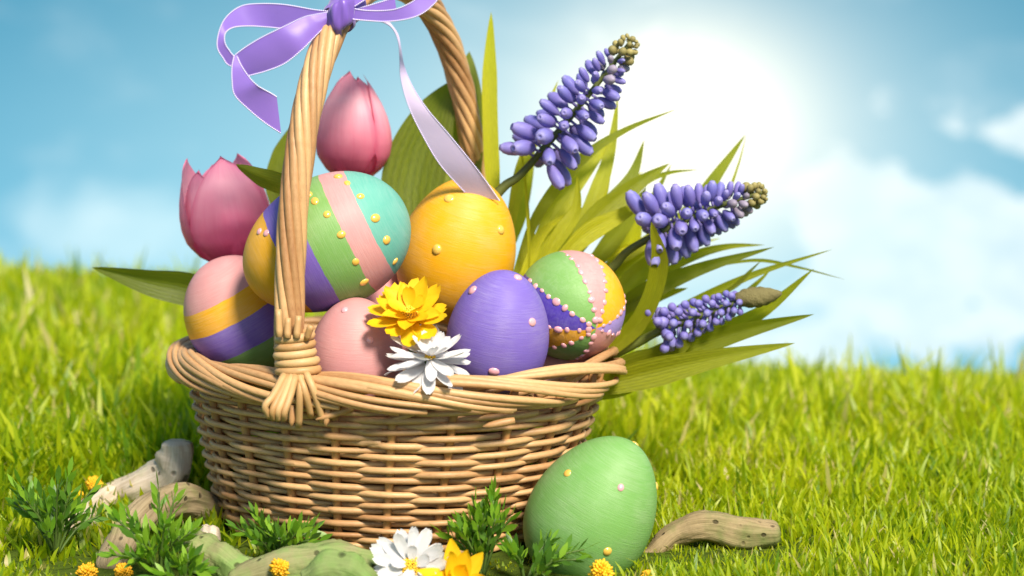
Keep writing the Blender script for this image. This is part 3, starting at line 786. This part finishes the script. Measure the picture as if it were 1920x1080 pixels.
def tulip(px0, py0, Y, axis, Rm, H, rot, label, mat, flare, top, stem_to, leaves):
    base = P(px0, py0, Y); th = thing('tulip', np.array(stem_to), label, 'tulip', 'pink tulips')
    for k in range(3):
        part('petal', petal_geo(base, axis, (1, 0, 0), Rm, H * (.95 if top < .4 else .90), rot + R(60) + k * R(120), 1.0, .90, flare * .5, top=top), mat, th)
    for k in range(3):
        part('petal', petal_geo(base, axis, (1, 0, 0), Rm, H * (1.0 - .03 * (k == 1)), rot + k * R(120), 1.12, 1.0, flare, top=top * 1.1), mat, th)
    z = nrm(axis); path = catmull([stem_to, (np.array(stem_to) + base) / 2 - z * .01, base - z * .004, base + z * .004], 16)
    part('stem', tube(path, .0035, 8), M_STEMG, th)
    for pts, ys, w_, kw in leaves: part('leaf', blade_geo(pts, ys, w_, **kw), M_BROAD, th)
def build_tulips():
    tulip(664, 343, .075, (.015, -.03, 1), .0286, .0825, R(-112), 'closed pale pink tulip framed by the basket handle', M_TULIP, .0, .20,
          P(690, 640, .06), [
            ([(775, 480), (772, 350), (805, 240), (850, 150)], (.07, .095), 118, dict(prof='broad', fold=.3)),
            ([(860, 450), (862, 300), (872, 190), (880, 96)], (.08, .12), 86, dict(prof='broad', fold=.25)),
            ([(520, 400), (512, 340), (525, 290), (548, 235)], (.08, .09), 30, dict(prof='sword', fold=.3))])
    tulip(438, 498, .050, (-.14, -.05, 1), .0325, .0825, R(-70), 'half open deep pink tulip leaning out beside the banded eggs', M_TULIP2, .10, .56,
          P(480, 680, .03), [
            ([(440, 590), (370, 548), (280, 530), (172, 501)], (.05, .02), 64, dict(prof='broad', fold=.55, roll=.8)),
            ([(610, 375), (560, 355), (500, 335), (442, 308)], (.03, -.03), 40, dict(prof='sword', fold=-.4, roll=.8, wave=.12))])
build_tulips()

# ------------------------------------------------------------------ grape hyacinths
def floret_mesh(name, mat, mouth=True):
    zs = [0, .06, .2, .42, .66, .86, .94, 1.0, .93]; rs = [.10, .17, .27, .34, .35, .28, .19, .15, .05]
    if not mouth: zs = [0, .08, .28, .55, .80, .95, 1.0]; rs = [.12, .22, .38, .46, .40, .22, .02]
    m = 9; v = []
    for i, (z, r) in enumerate(zip(zs, rs)):
        for j in range(m):
            q = 1 + (.10 if (mouth and i == 7 and j % 2) else 0); v.append((r * q * math.cos(2 * math.pi * j / m), r * q * math.sin(2 * math.pi * j / m), z))
    n = len(zs); f = [(i * m + j, i * m + (j + 1) % m, (i + 1) * m + (j + 1) % m, (i + 1) * m + j) for i in range(n - 1) for j in range(m)]
    f.append(tuple((n - 1) * m + j for j in range(m))); return mesh_data(name, v, f, mat)
FL = floret_mesh('floret', M_FLORET); FLB = floret_mesh('bud', M_FLORET2, False); FLT = floret_mesh('bud', M_BUDTIP, False); FLR = floret_mesh('floret', M_FLORET, False)
def place(me, name, th, p, d, L, wid=1.0):
    o = link(name, me, th, np.asarray(p) - np.array(th.location)); o.rotation_mode = 'QUATERNION'
    o.rotation_quaternion = Vector(d).to_track_quat('Z', 'Y') @ Euler((0, 0, random.uniform(0, 6))).to_quaternion()
    o.scale = (L * wid, L * wid, L); return o
def hyacinth(label, stem, stem_y, axis_px, ay, n, Lmax, rad0, droop, tipfrac):
    base = P(*stem[0], stem_y[0]); th = thing('grape_hyacinth', base, label, 'grape hyacinth', 'grape hyacinths')
    a, b = P(*axis_px[0], ay[0]), P(*axis_px[1], ay[1]); ax = nrm(b - a); Ls = np.linalg.norm(b - a)
    path = catmull([P(*q, yy) for q, yy in zip(stem, stem_y)] + [a + (b - a) * .5, b], 30)
    part('stem', tube(path, np.linspace(.0040, .0014, 30), 8), M_STEMG, th)
    x = nrm(np.cross(ax, (0, 1, 0))); y = np.cross(ax, x)
    for i in range(n):
        u = i / (n - 1); t = 1 - (1 - u) ** 1.32
        g = i * 2.39996 + random.uniform(-.2, .2); out = x * math.cos(g) + y * math.sin(g)
        sz = Lmax * (1 - t) ** .66 * .98 + .0026; dr = droop * (1 - t) ** .7 + random.uniform(-.1, .1)
        d = nrm(out - ax * (dr - .75 * t) + np.array([0, 0, -.25 * (1 - t)]))
        p = a + ax * Ls * t + out * (.0035 + rad0 * (1 - t) ** 1.2)
        if t > 1 - tipfrac: me, nm, wd = FLT, 'bud', .85
        elif t > .68: me, nm, wd = (FLB if random.random() < .4 else FL), 'bud', .66
        else: me, nm, wd = FL, 'floret', .72
        place(me, nm, th, p, d, sz * random.uniform(.9, 1.12), wd * random.uniform(.9, 1.1))
        if t < .6: part('stalk', tube([a + ax * Ls * t, p + d * sz * .1], .0011, 5), M_FLORET, th)
    place(FLT, 'bud', th, b - ax * .002, ax, .005)
def build_hyacinths():
    hyacinth('tall grape hyacinth with large blue florets rising above the yellow egg', [(900, 400), (945, 350), (985, 318)], (.02, .02, .02), [(1008, 298), (1185, 75)], (.02, .02), 84, .0195, .0065, .22, .17)
    hyacinth('slanting grape hyacinth with a curled leaf across its lowest florets', [(1100, 540), (1150, 500), (1190, 462)], (.03, .025, .02), [(1215, 432), (1432, 360)], (.02, .01), 90, .0195, .0065, .15, .15)
    # third: small round florets on stalks and a fat brown cone
    base = P(1140, 670, .02); th = thing('grape_hyacinth', base, 'grape hyacinth with round blue buds and a fat brown cone tip', 'grape hyacinth', 'grape hyacinths')
    a, b = P(1245, 618, .005), P(1392, 562, .0); ax = nrm(b - a); Ls = np.linalg.norm(b - a)
    part('stem', tube(catmull([base, P(1200, 640, .01), a, b], 24), np.linspace(.0038, .0022, 24), 8), M_STEMG, th)
    x = nrm(np.cross(ax, (0, 1, 0))); y = np.cross(ax, x)
    for i in range(54):
        t = (i / 53) ** .95; g = i * 2.39996; out = x * math.cos(g) + y * math.sin(g); d = nrm(out - ax * .35); Lk = .0125 * (1 - .55 * t)
        p = a + ax * Ls * t; part('stalk', tube([p, p + d * Lk], .0014, 5), M_FLORET, th)
        place(FLR, 'floret', th, p + d * (Lk - .001), d, .0078 * (1 - .3 * t), 1.0)
    for i in range(10):
        g = i * .9; out = x * math.cos(g) + y * math.sin(g); d = nrm(out + ax * .2); place(FLR, 'floret', th, a + out * .003, d, .012, .8)
    c0, c1 = P(1380, 563, 0), P(1466, 549, 0); n, m = 16, 20; v = []; cx = nrm(c1 - c0)
    for i in range(n):
        t = i / (n - 1); r = .0082 * (math.sin(math.pi * (t * .86 + .12)) ** .7) * (1 - .18 * t)
        for j in range(m):
            q = 2 * math.pi * j / m; v.append(c0 + (c1 - c0) * t + (x * math.cos(q) + y * math.sin(q)) * r * (1 + .06 * math.sin(i * 2.2 + j * 5)))
    f = [(i * m + j, i * m + (j + 1) % m, (i + 1) * m + (j + 1) % m, (i + 1) * m + j) for i in range(n - 1) for j in range(m)] + [tuple(range(m))[::-1], tuple((n - 1) * m + j for j in range(m))]
    part('cone_tip', (np.array(v), f), M_CONE, th)
build_hyacinths()

# ------------------------------------------------------------------ ribbon bow
def stitches(edge, n, m_off):
    e = catmull(edge, 400); L = np.concatenate([[0], np.cumsum(np.linalg.norm(np.diff(e, axis=0), axis=1))]); k = int(L[-1] / .0013); g = []
    for i in range(k):
        s = (i + .5) / k * L[-1]; p = np.array([np.interp(s, L, e[:, q]) for q in range(3)]); s2 = min(s + .0004, L[-1]); p2 = np.array([np.interp(s2, L, e[:, q]) for q in range(3)])
        t = nrm(p2 - p + 1e-9); r = .0007
        up = nrm(np.cross(t, (0, 1, 0)) + np.array([0, 1e-4, 0])); q = np.cross(t, up)
        v = np.array([p + t * .00075, p - t * .00075, p + up * r, p - up * r, p + q * r, p - q * r])
        g.append((v, [(0, 2, 4), (0, 4, 3), (0, 3, 5), (0, 5, 2), (1, 4, 2), (1, 3, 4), (1, 5, 3), (1, 2, 5)]))
    return join(g)
def build_ribbon():
    sk = min(np.linspace(0, ALEN / 2, 400), key=lambda s: abs(project(arch_s(s))[0] - 648)); hp = arch_s(sk); yk = hp[1]
    th = thing('ribbon_bow', P(642, 45, yk - .012), 'purple satin ribbon bow tied near the top of the basket handle', 'ribbon')
    y0 = yk - .016
    def rib(name, ea, eb, ys, mat, n=46, st=True, bow=0., tilt=0.):
        if len(ea) != len(eb): raise ValueError(name)
        k = len(ea); Y = np.interp(np.linspace(0, 1, k), np.linspace(0, 1, len(ys)), ys)
        A = [P(x, y, yy) for (x, y), yy in zip(ea, Y)]; B = [P(x, y, yy + tilt) for (x, y), yy in zip(eb, Y)]
        o = part(name, strip(A, B, n, 7, bow), mat, th)
        if st:
            for e in (A, B): part('stitched_edge', stitches(e, n, 0), M_STITCH, th, o)
    rib('loop', [(622, 22), (587, 18), (535, 9), (491, 7), (454, 11), (428, 28), (413, 52), (407, 85), (417, 107), (437, 124), (500, 110), (600, 50)],
        [(622, 36), (590, 44), (540, 53), (505, 51), (470, 49), (440, 51), (424, 60), (421, 76), (428, 92), (447, 106), (505, 90), (600, 35)],
        [y0, y0 + .004, y0 + .012, y0 + .014, y0 + .006, y0 - .002, y0 - .004, y0, y0 + .006, y0 + .004], M_RIB)
    rib('tail', [(622, 22), (587, 28), (565, 34), (528, 52), (491, 70), (461, 88), (441, 103)],
        [(618, 44), (603, 56), (587, 72), (565, 94), (535, 118), (502, 132), (466, 142)], [y0 - .004, y0 - .010, y0 - .016, y0 - .014, y0 - .010], M_RIB, bow=.0012)
    rib('tail', [(439, 103), (435, 125), (435, 150), (440, 178), (465, 204), (495, 229), (527, 250)],
        [(444, 104), (452, 122), (468, 146), (482, 160), (495, 168), (508, 175), (519, 182)], [y0 - .010, y0 - .016, y0 - .017, y0 - .012, y0 - .004], M_RIB)
    rib('loop', [(648, 34), (680, 38), (732, 40), (782, 30), (815, 6), (832, -24), (822, -52), (770, -58), (700, -34), (650, 4)],
        [(650, 14), (690, 20), (738, 18), (772, 4), (796, -16), (806, -34), (796, -44), (760, -42), (704, -12), (652, 20)],
        [y0 - .002, y0 - .012, y0 - .016, y0 - .010, y0, y0 + .012, y0 + .016, y0 + .008, y0], M_RIB)
    rib('loop', [(652, 26), (672, 16), (700, 8), (740, -4)], [(652, 34), (676, 34), (704, 36), (745, 30)], [y0 + .004, y0 + .008, y0 + .012], M_RIB)
    rib('tail', [(712, 38), (735, 52), (747, 78), (750, 111), (752, 148), (765, 196), (787, 244), (824, 307), (872, 361)],
        [(724, 34), (745, 63), (751, 89), (757, 122), (774, 163), (803, 207), (844, 255), (898, 322), (937, 377)],
        [-.038, -.042, -.046, -.047, -.044, -.030, -.012], M_RIBL, 60, tilt=.004)
    # knot: puckered bundle of ribbon folds
    c = P(640, 27, y0 - .006); n, m = 14, 22; v = []
    for i in range(n):
        t = i / (n - 1); a = (t - .5) * math.pi
        for j in range(m):
            q = 2 * math.pi * j / m; r = math.cos(a) ** .6 * (.95 + .20 * math.sin(q * 6 + t * 4) + .08 * math.sin(q * 11 - t * 3)) * (.85 + .3 * abs(t - .5))
            v.append(c + np.array([.0095 * r * math.cos(q), .0080 * r * math.sin(q), .0105 * math.sin(a) + .003 * math.cos(q)]))
    f = [(i * m + j, i * m + (j + 1) % m, (i + 1) * m + (j + 1) % m, (i + 1) * m + j) for i in range(n - 1) for j in range(m)]
    part('knot', (np.array(v), f), M_RIB, th)
    # wrap round the handle
    p0 = []
    for i, ds in enumerate(np.linspace(-.012, .010, 9)):
        p, a, b = arch_frame(sk + ds); rr = .0112 + .0006 * math.sin(i * 2.1)
        p0.append([p + (a * math.cos(q) + b * math.sin(q)) * rr for q in np.linspace(0, 2 * math.pi, 29)])
    part('wrap', (np.array(p0).reshape(-1, 3), grid_faces(9, 29), np.stack([np.repeat(np.linspace(0, 1, 9), 29), np.tile(np.linspace(0, .06, 29), 9)], 1)), M_RIB, th)
def project(p):
    d = np.asarray(p) - CAM; z = d[1] * cp - d[2] * sp; y = d[1] * sp + d[2] * cp
    return 960 + FPX * d[0] / z, 540 - FPX * y / z
build_ribbon()

# ------------------------------------------------------------------ flowers
def flower_petal(L, W, cup, tip, notch, mat, name='petal', n=9, m=5, twist=0.):
    v = np.zeros((n, m, 3)); s = np.linspace(-1, 1, m)
    for i in range(n):
        t = i / (n - 1); w = W / 2 * (min(1, .34 + 1.5 * t) * math.sqrt(max(.02, 1 - max(0, (t - .70) / .30) ** 2 * .93)) if tip == 'round' else math.sin(math.pi * min(1, .10 + .88 * t) ** .8) ** .8)
        for j in range(m):
            v[i, j] = (L * (t - (.05 * notch * (1 - abs(s[j])) if i == n - 1 else 0)), s[j] * w, L * cup * t * t - .10 * W * (1 - s[j] ** 2) + twist * s[j] * w * t)
    uv = np.stack([np.tile((s + 1) / 2, n), np.repeat(np.linspace(0, 1, n), m)], 1)
    return mesh_data(name, v.reshape(-1, 3), grid_faces(n, m), mat, uv)
def ball_cluster(c, axis, rad, height, n, br, mat):
    z = nrm(axis); x = nrm(np.cross(z, (.3, 1, .2))); y = np.cross(z, x); g = []
    for i in range(n):
        u = math.sqrt((i + .5) / n); a = i * 2.39996; p = c + (x * math.cos(a) + y * math.sin(a)) * rad * u + z * height * (1 - u * u)
        r = br * random.uniform(.8, 1.15); vv = [p + z * r]
        for k in range(6): vv.append(p + (x * math.cos(k * 1.047) + y * math.sin(k * 1.047)) * r * .9 + z * r * .3)
        for k in range(6): vv.append(p + (x * math.cos(k * 1.047) + y * math.sin(k * 1.047)) * r * .8 - z * r * .8)
        ff = [(0, 1 + k, 1 + (k + 1) % 6) for k in range(6)] + [(1 + k, 7 + k, 7 + (k + 1) % 6, 1 + (k + 1) % 6) for k in range(6)]
        g.append((np.array(vv), ff))
    return join(g)
def flower(name, label, px, py, Y, axis, rings, mat, disc, stem_px, group=None, spin=0.):
    c = P(px, py, Y); th = thing(name, P(*stem_px), label, 'flower', group); z = Vector(axis).normalized()
    base = z.to_track_quat('Z', 'Y')
    for (count, L, W, elev, cup, tip, lift, notch) in rings:
        ms = [flower_petal(L, W, cup + d, tip, notch, mat, twist=tw) for d, tw in ((0, .1), (.18, -.15), (-.15, .25))]
        for k in range(count):
            o = link('petal', ms[k % 3], th); o.rotation_mode = 'QUATERNION'
            q = base @ Euler((0, 0, spin + 2 * math.pi * (k + random.uniform(-.18, .18)) / count + lift * 90)).to_quaternion() @ Euler((random.uniform(-.25, .25), -elev + random.uniform(-.16, .16), 0)).to_quaternion()
            o.rotation_quaternion = q; s = random.uniform(.86, 1.08); o.scale = (s, s, s)
            o.location = Vector(c) - th.location + z * lift + q @ Vector((disc * .35, 0, 0))
    part('disc', ball_cluster(c + np.array(z) * .0012, z, disc, disc * .45, int(disc * disc * 1.6e6), .00085, M_DISC), M_DISC, th)
    b = np.array(th.location); mid = (b + c) / 2 - np.array(z) * .006
    part('stem', tube(catmull([b, mid, c - np.array(z) * .002], 10), .0016, 6), M_STEMD, th)
    vv = []; n = 8
    part('calyx', tube([c - np.array(z) * .008, c - np.array(z) * .005, c - np.array(z) * .001], [.0016, .0036, .0046], 8), M_STEMD, th)
def build_flowers():
    flower('yellow_flower', 'ragged yellow flower lying between the pink and yellow eggs', 768, 588, -.108, (-.02, -.62, .78),
           [(11, .0255, .0130, .05, .1, 'round', -.001, 1.6), (9, .0215, .0125, .38, .05, 'pt', .0008, 1.5), (5, .0130, .0085, .75, 0, 'round', .002, 1.5)], M_YELLOW, .0066, (772, 735, -.100), spin=.3)
    flower('white_daisy', 'white daisy against the purple egg above the basket rim', 806, 672, -.128, (.06, -.36, .93),
           [(16, .0290, .0082, -.10, -.05, 'round', -.001, 1), (15, .0270, .0080, .22, .0, 'round', .0008, 1), (8, .0160, .0070, .70, .0, 'round', .002, 1)], M_WHITE, .0036, (800, 745, -.112))
    flower('white_daisy', 'white daisy on the ground in front of the basket beside a mossy stone', 772, 1062, -.185, (-.06, -.86, .50),
           [(15, .0240, .0078, .02, .05, 'round', -.001, 1), (13, .0215, .0076, .25, .05, 'round', .0008, 1), (4, .0130, .0070, .6, .1, 'round', .0018, 1)], M_WHITE, .0066, (775, 1100, -.165))
    flower('yellow_flower', 'yellow flower with broad upright petals on the ground by the white daisy', 858, 1092, -.196, (.1, -.72, .68),
           [(6, .0245, .0135, .2, .2, 'pt', -.001, 0), (5, .020, .0125, .75, .1, 'pt', .001, 0), (3, .012, .0115, 1.1, 0, 'pt', .002, 0)], M_YELLOW, .004, (858, 1130, -.175), spin=.9)
    # button blossoms
    where = ['on the pale driftwood', 'behind the leaf sprig on driftwood', 'at the foot of the big sprig', 'below the bright sprig', 'in front of the flat driftwood', 'in front of the green egg', 'beside the green egg in the grass']
    for (px, py, Y, r), wh in zip([(176, 908, .03, .0060), (146, 930, .02, .0048), (164, 1074, -.150, .0066), (231, 1072, -.150, .0056), (524, 1066, -.178, .0062), (1128, 1072, -.175, .0075), (1214, 1082, -.16, .0045)], where):
        c = P(px, py, Y); gz = min(c[2] - .012, float(hgt(c[0], c[1])) + .0); b = np.array([c[0] + .002, c[1] + .002, gz])
        th = thing('button_blossom', b, 'small round yellow button flower ' + wh, 'flower', 'yellow button flowers')
        g = []
        for i in range(120):
            zz = 1 - 2 * (i + .5) / 120; a = i * 2.39996; rr = math.sqrt(1 - zz * zz); d = np.array([rr * math.cos(a), rr * math.sin(a), zz]); q = r * random.uniform(.72, 1.12)
            e = nrm(d + rng.normal(0, .35, 3)); g.append(tube([c + d * q * .45, c + d * q * .85, c + d * q * .9 + e * r * .16], [.0011, .0010, .0005], 5))
        part('blossom', join(g), M_POM, th)
        part('stem', tube([b, (b + c) / 2 + np.array([.001, 0, 0]), c], .0009, 5), M_STEMD, th)
build_flowers()

# ------------------------------------------------------------------ driftwood
def wood(label, pts, rads, mat, knots=(), name='driftwood', sides=36, n=90, seed=1, flat=1.0):
    p = catmull(pts, n); rad = np.interp(np.linspace(0, 1, n), np.linspace(0, 1, len(rads)), rads)
    v, f, uv = tube(p, rad, sides, True, flat); r2 = np.random.default_rng(seed)
    ph = r2.uniform(0, 6.28, 6); V = v.reshape(n, sides, 3); c = V.mean(1, keepdims=True)
    i = np.arange(n)[:, None] / n; j = np.arange(sides)[None] / sides * 2 * math.pi
    k = 1 + .10 * np.sin(2 * j + ph[0] + i * 5) + .07 * np.sin(3 * j + ph[1] - i * 9) + .04 * np.sin(7 * j + ph[2] + i * 4) + .06 * np.sin(i * 22 + ph[3] + j) + .035 * np.sin(13 * j + ph[4] + 7 * np.sin(i * 6)) + r2.normal(0, .012, (n, sides))
    end = np.clip(np.minimum(i, 1 - i - 1 / n) * n / 2.5, 0, 1) ** .5 * .45 + .55
    V = c + (V - c) * (k * end)[:, :, None]
    b = np.array(p[n // 2]); b[2] = p[:, 2].min()
    th = thing(name, b, label, 'driftwood' if name == 'driftwood' else 'stone', 'driftwood pieces' if name == 'driftwood' else None)
    part('limb', (V.reshape(-1, 3), f, uv), mat, th); return th
def build_wood():
    wood('pale driftwood limb ending in a pitted upright knob left of the basket', [G(120, 985, .01), P(205, 945, .03), P(270, 912, .02), P(318, 888, .012), P(330, 855, .01), P(331, 826, .01)],
         [.009, .0135, .012, .0125, .0140, .0105], M_DRIFT, seed=3)
    wood('brown driftwood root arching against the basket foot', [P(205, 1075, -.125), P(232, 1010, -.10), P(285, 955, -.07), P(345, 938, -.04), P(405, 958, -.01), P(440, 985, .0)],
         [.0085, .0115, .0115, .0110, .0100, .009], M_DRIFTB, seed=5)
    wood('greenish driftwood stub lying below the bright sprig', [P(340, 1008, -.125), P(385, 1035, -.14), P(430, 1062, -.15), P(470, 1090, -.16)], [.0085, .0115, .012, .011], M_DRIFTG, seed=7)
    wood('small rounded driftwood chip tucked beside the sprig at the basket foot', [P(378, 1018, -.10), P(394, 1008, -.10), P(412, 1006, -.10)], [.007, .0088, .007], M_DRIFT, seed=8, n=24)
    wood('broad flat driftwood slab in front of the basket', [P(430, 1092, -.165), P(505, 1072, -.165), P(580, 1062, -.16), P(655, 1058, -.155), P(712, 1076, -.15)], [.006, .0105, .0145, .0135, .009], M_DRIFTG, seed=11)
    wood('green mossy lump on the driftwood slab', [P(572, 1092, -.185), P(620, 1072, -.185), P(668, 1086, -.185), P(700, 1105, -.185)], [.008, .0125, .0125, .008], M_STONE, seed=13)
    wood('bent brown driftwood branch touching the green egg in the grass', [P(1205, 1052, -.085), P(1232, 1032, -.08), P(1272, 1000, -.075), P(1330, 988, -.075), P(1400, 1000, -.075), P(1462, 1000, -.075)],
         [.0062, .0078, .0084, .0094, .0104, .0078], M_DRIFTR, seed=17)
build_wood()

# ------------------------------------------------------------------ leafy sprigs
def sprig_leaf(mat, L=1.0, W=.36):
    n, m = 8, 3; v = []
    for i in range(n):
        t = i / (n - 1); w = W / 2 * (.20 if t < .2 else 0) if t < .2 else W / 2 * max(.02, math.sin(math.pi * ((t - .2) / .8) ** .72)) ** .8
        w = max(w, .045 if t < .9 else .005)
        if i in (3, 5): w *= 1.12
        for s in (-1, 0, 1): v.append((s * w, .10 * t * t + (.10 * w if s else 0), t * L))
    uv = np.stack([np.tile([0, .5, 1], n), np.repeat(np.linspace(0, 1, n), m)], 1)
    return mesh_data('leaf', v, grid_faces(n, m), mat, uv)
SL = [sprig_leaf(M_SPRIG, 1, .29), sprig_leaf(M_SPRIG, 1, .24), sprig_leaf(M_SPRIGD, 1, .26)]
def sprig(label, px, py, Y, H, spread, nst, dark, lean=(0, 0)):
    b = P(px, py, Y); b[2] = max(float(hgt(b[0], b[1])), 0) ; th = thing('leafy_sprig', b, label, 'sprig', 'leafy green sprigs')
    for k in range(nst):
        a = 2 * math.pi * (k + random.uniform(-.3, .3)) / nst; r = random.uniform(.25, 1.0)
        tip = b + np.array([math.cos(a) * spread * r + lean[0], math.sin(a) * spread * .75 * r + lean[1], H * random.uniform(.6, 1.12) * (1 - .40 * r * r)])
        mid = b + (tip - b) * .5 + np.array([0, 0, .006]); path = catmull([b, mid, tip], 10)
        part('stem', tube(path, np.linspace(.0011, .0006, 10), 5), M_STEMD, th)
        d0 = nrm(tip - mid)
        for i in range(7):
            t = .30 + .70 * i / 6; p = b + 0 * tip; q = t * 9; i0 = min(int(q), 8); p = path[i0] + (path[i0 + 1] - path[i0]) * (q - i0); tg = nrm(path[i0 + 1] - path[i0])
            for sgn in ((-1, 1) if i < 6 else (0,)):
                sd = nrm(np.cross(tg, (math.cos(i * 1.4), math.sin(i * 1.4), .2))); dd = nrm(tg * random.uniform(.7, 1.1) + sd * sgn * random.uniform(.45, .95) + np.array([0, 0, .25]))
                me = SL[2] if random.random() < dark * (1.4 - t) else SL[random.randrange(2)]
                o = link('leaf', me, th, p - np.array(th.location)); o.rotation_mode = 'QUATERNION'
                o.rotation_quaternion = Vector(dd).to_track_quat('Z', 'Y') @ Euler((0, 0, random.uniform(0, 6.28))).to_quaternion()
                s = random.uniform(.0090, .0150); o.scale = (s, s, s)
def build_sprigs():
    sprig('dark bushy green sprig by the pale driftwood limb', 105, 1055, -.10, .050, .038, 17, .9)
    sprig('bright lime green sprig in front of the brown driftwood root', 300, 1062, -.16, .054, .034, 15, .3)
    sprig('small dark green sprig against the foot of the basket', 520, 1040, -.135, .036, .036, 15, .7)
    sprig('upright green sprig between the basket and the green egg', 905, 1062, -.150, .058, .024, 16, .35)
    sprig('low trailing green sprig at the base of the green egg', 985, 1085, -.165, .030, .030, 8, .8, (.012, 0))
    sprig('small green sprig at the frayed end of the brown root', 345, 1095, -.18, .022, .022, 6, .5)
build_sprigs()
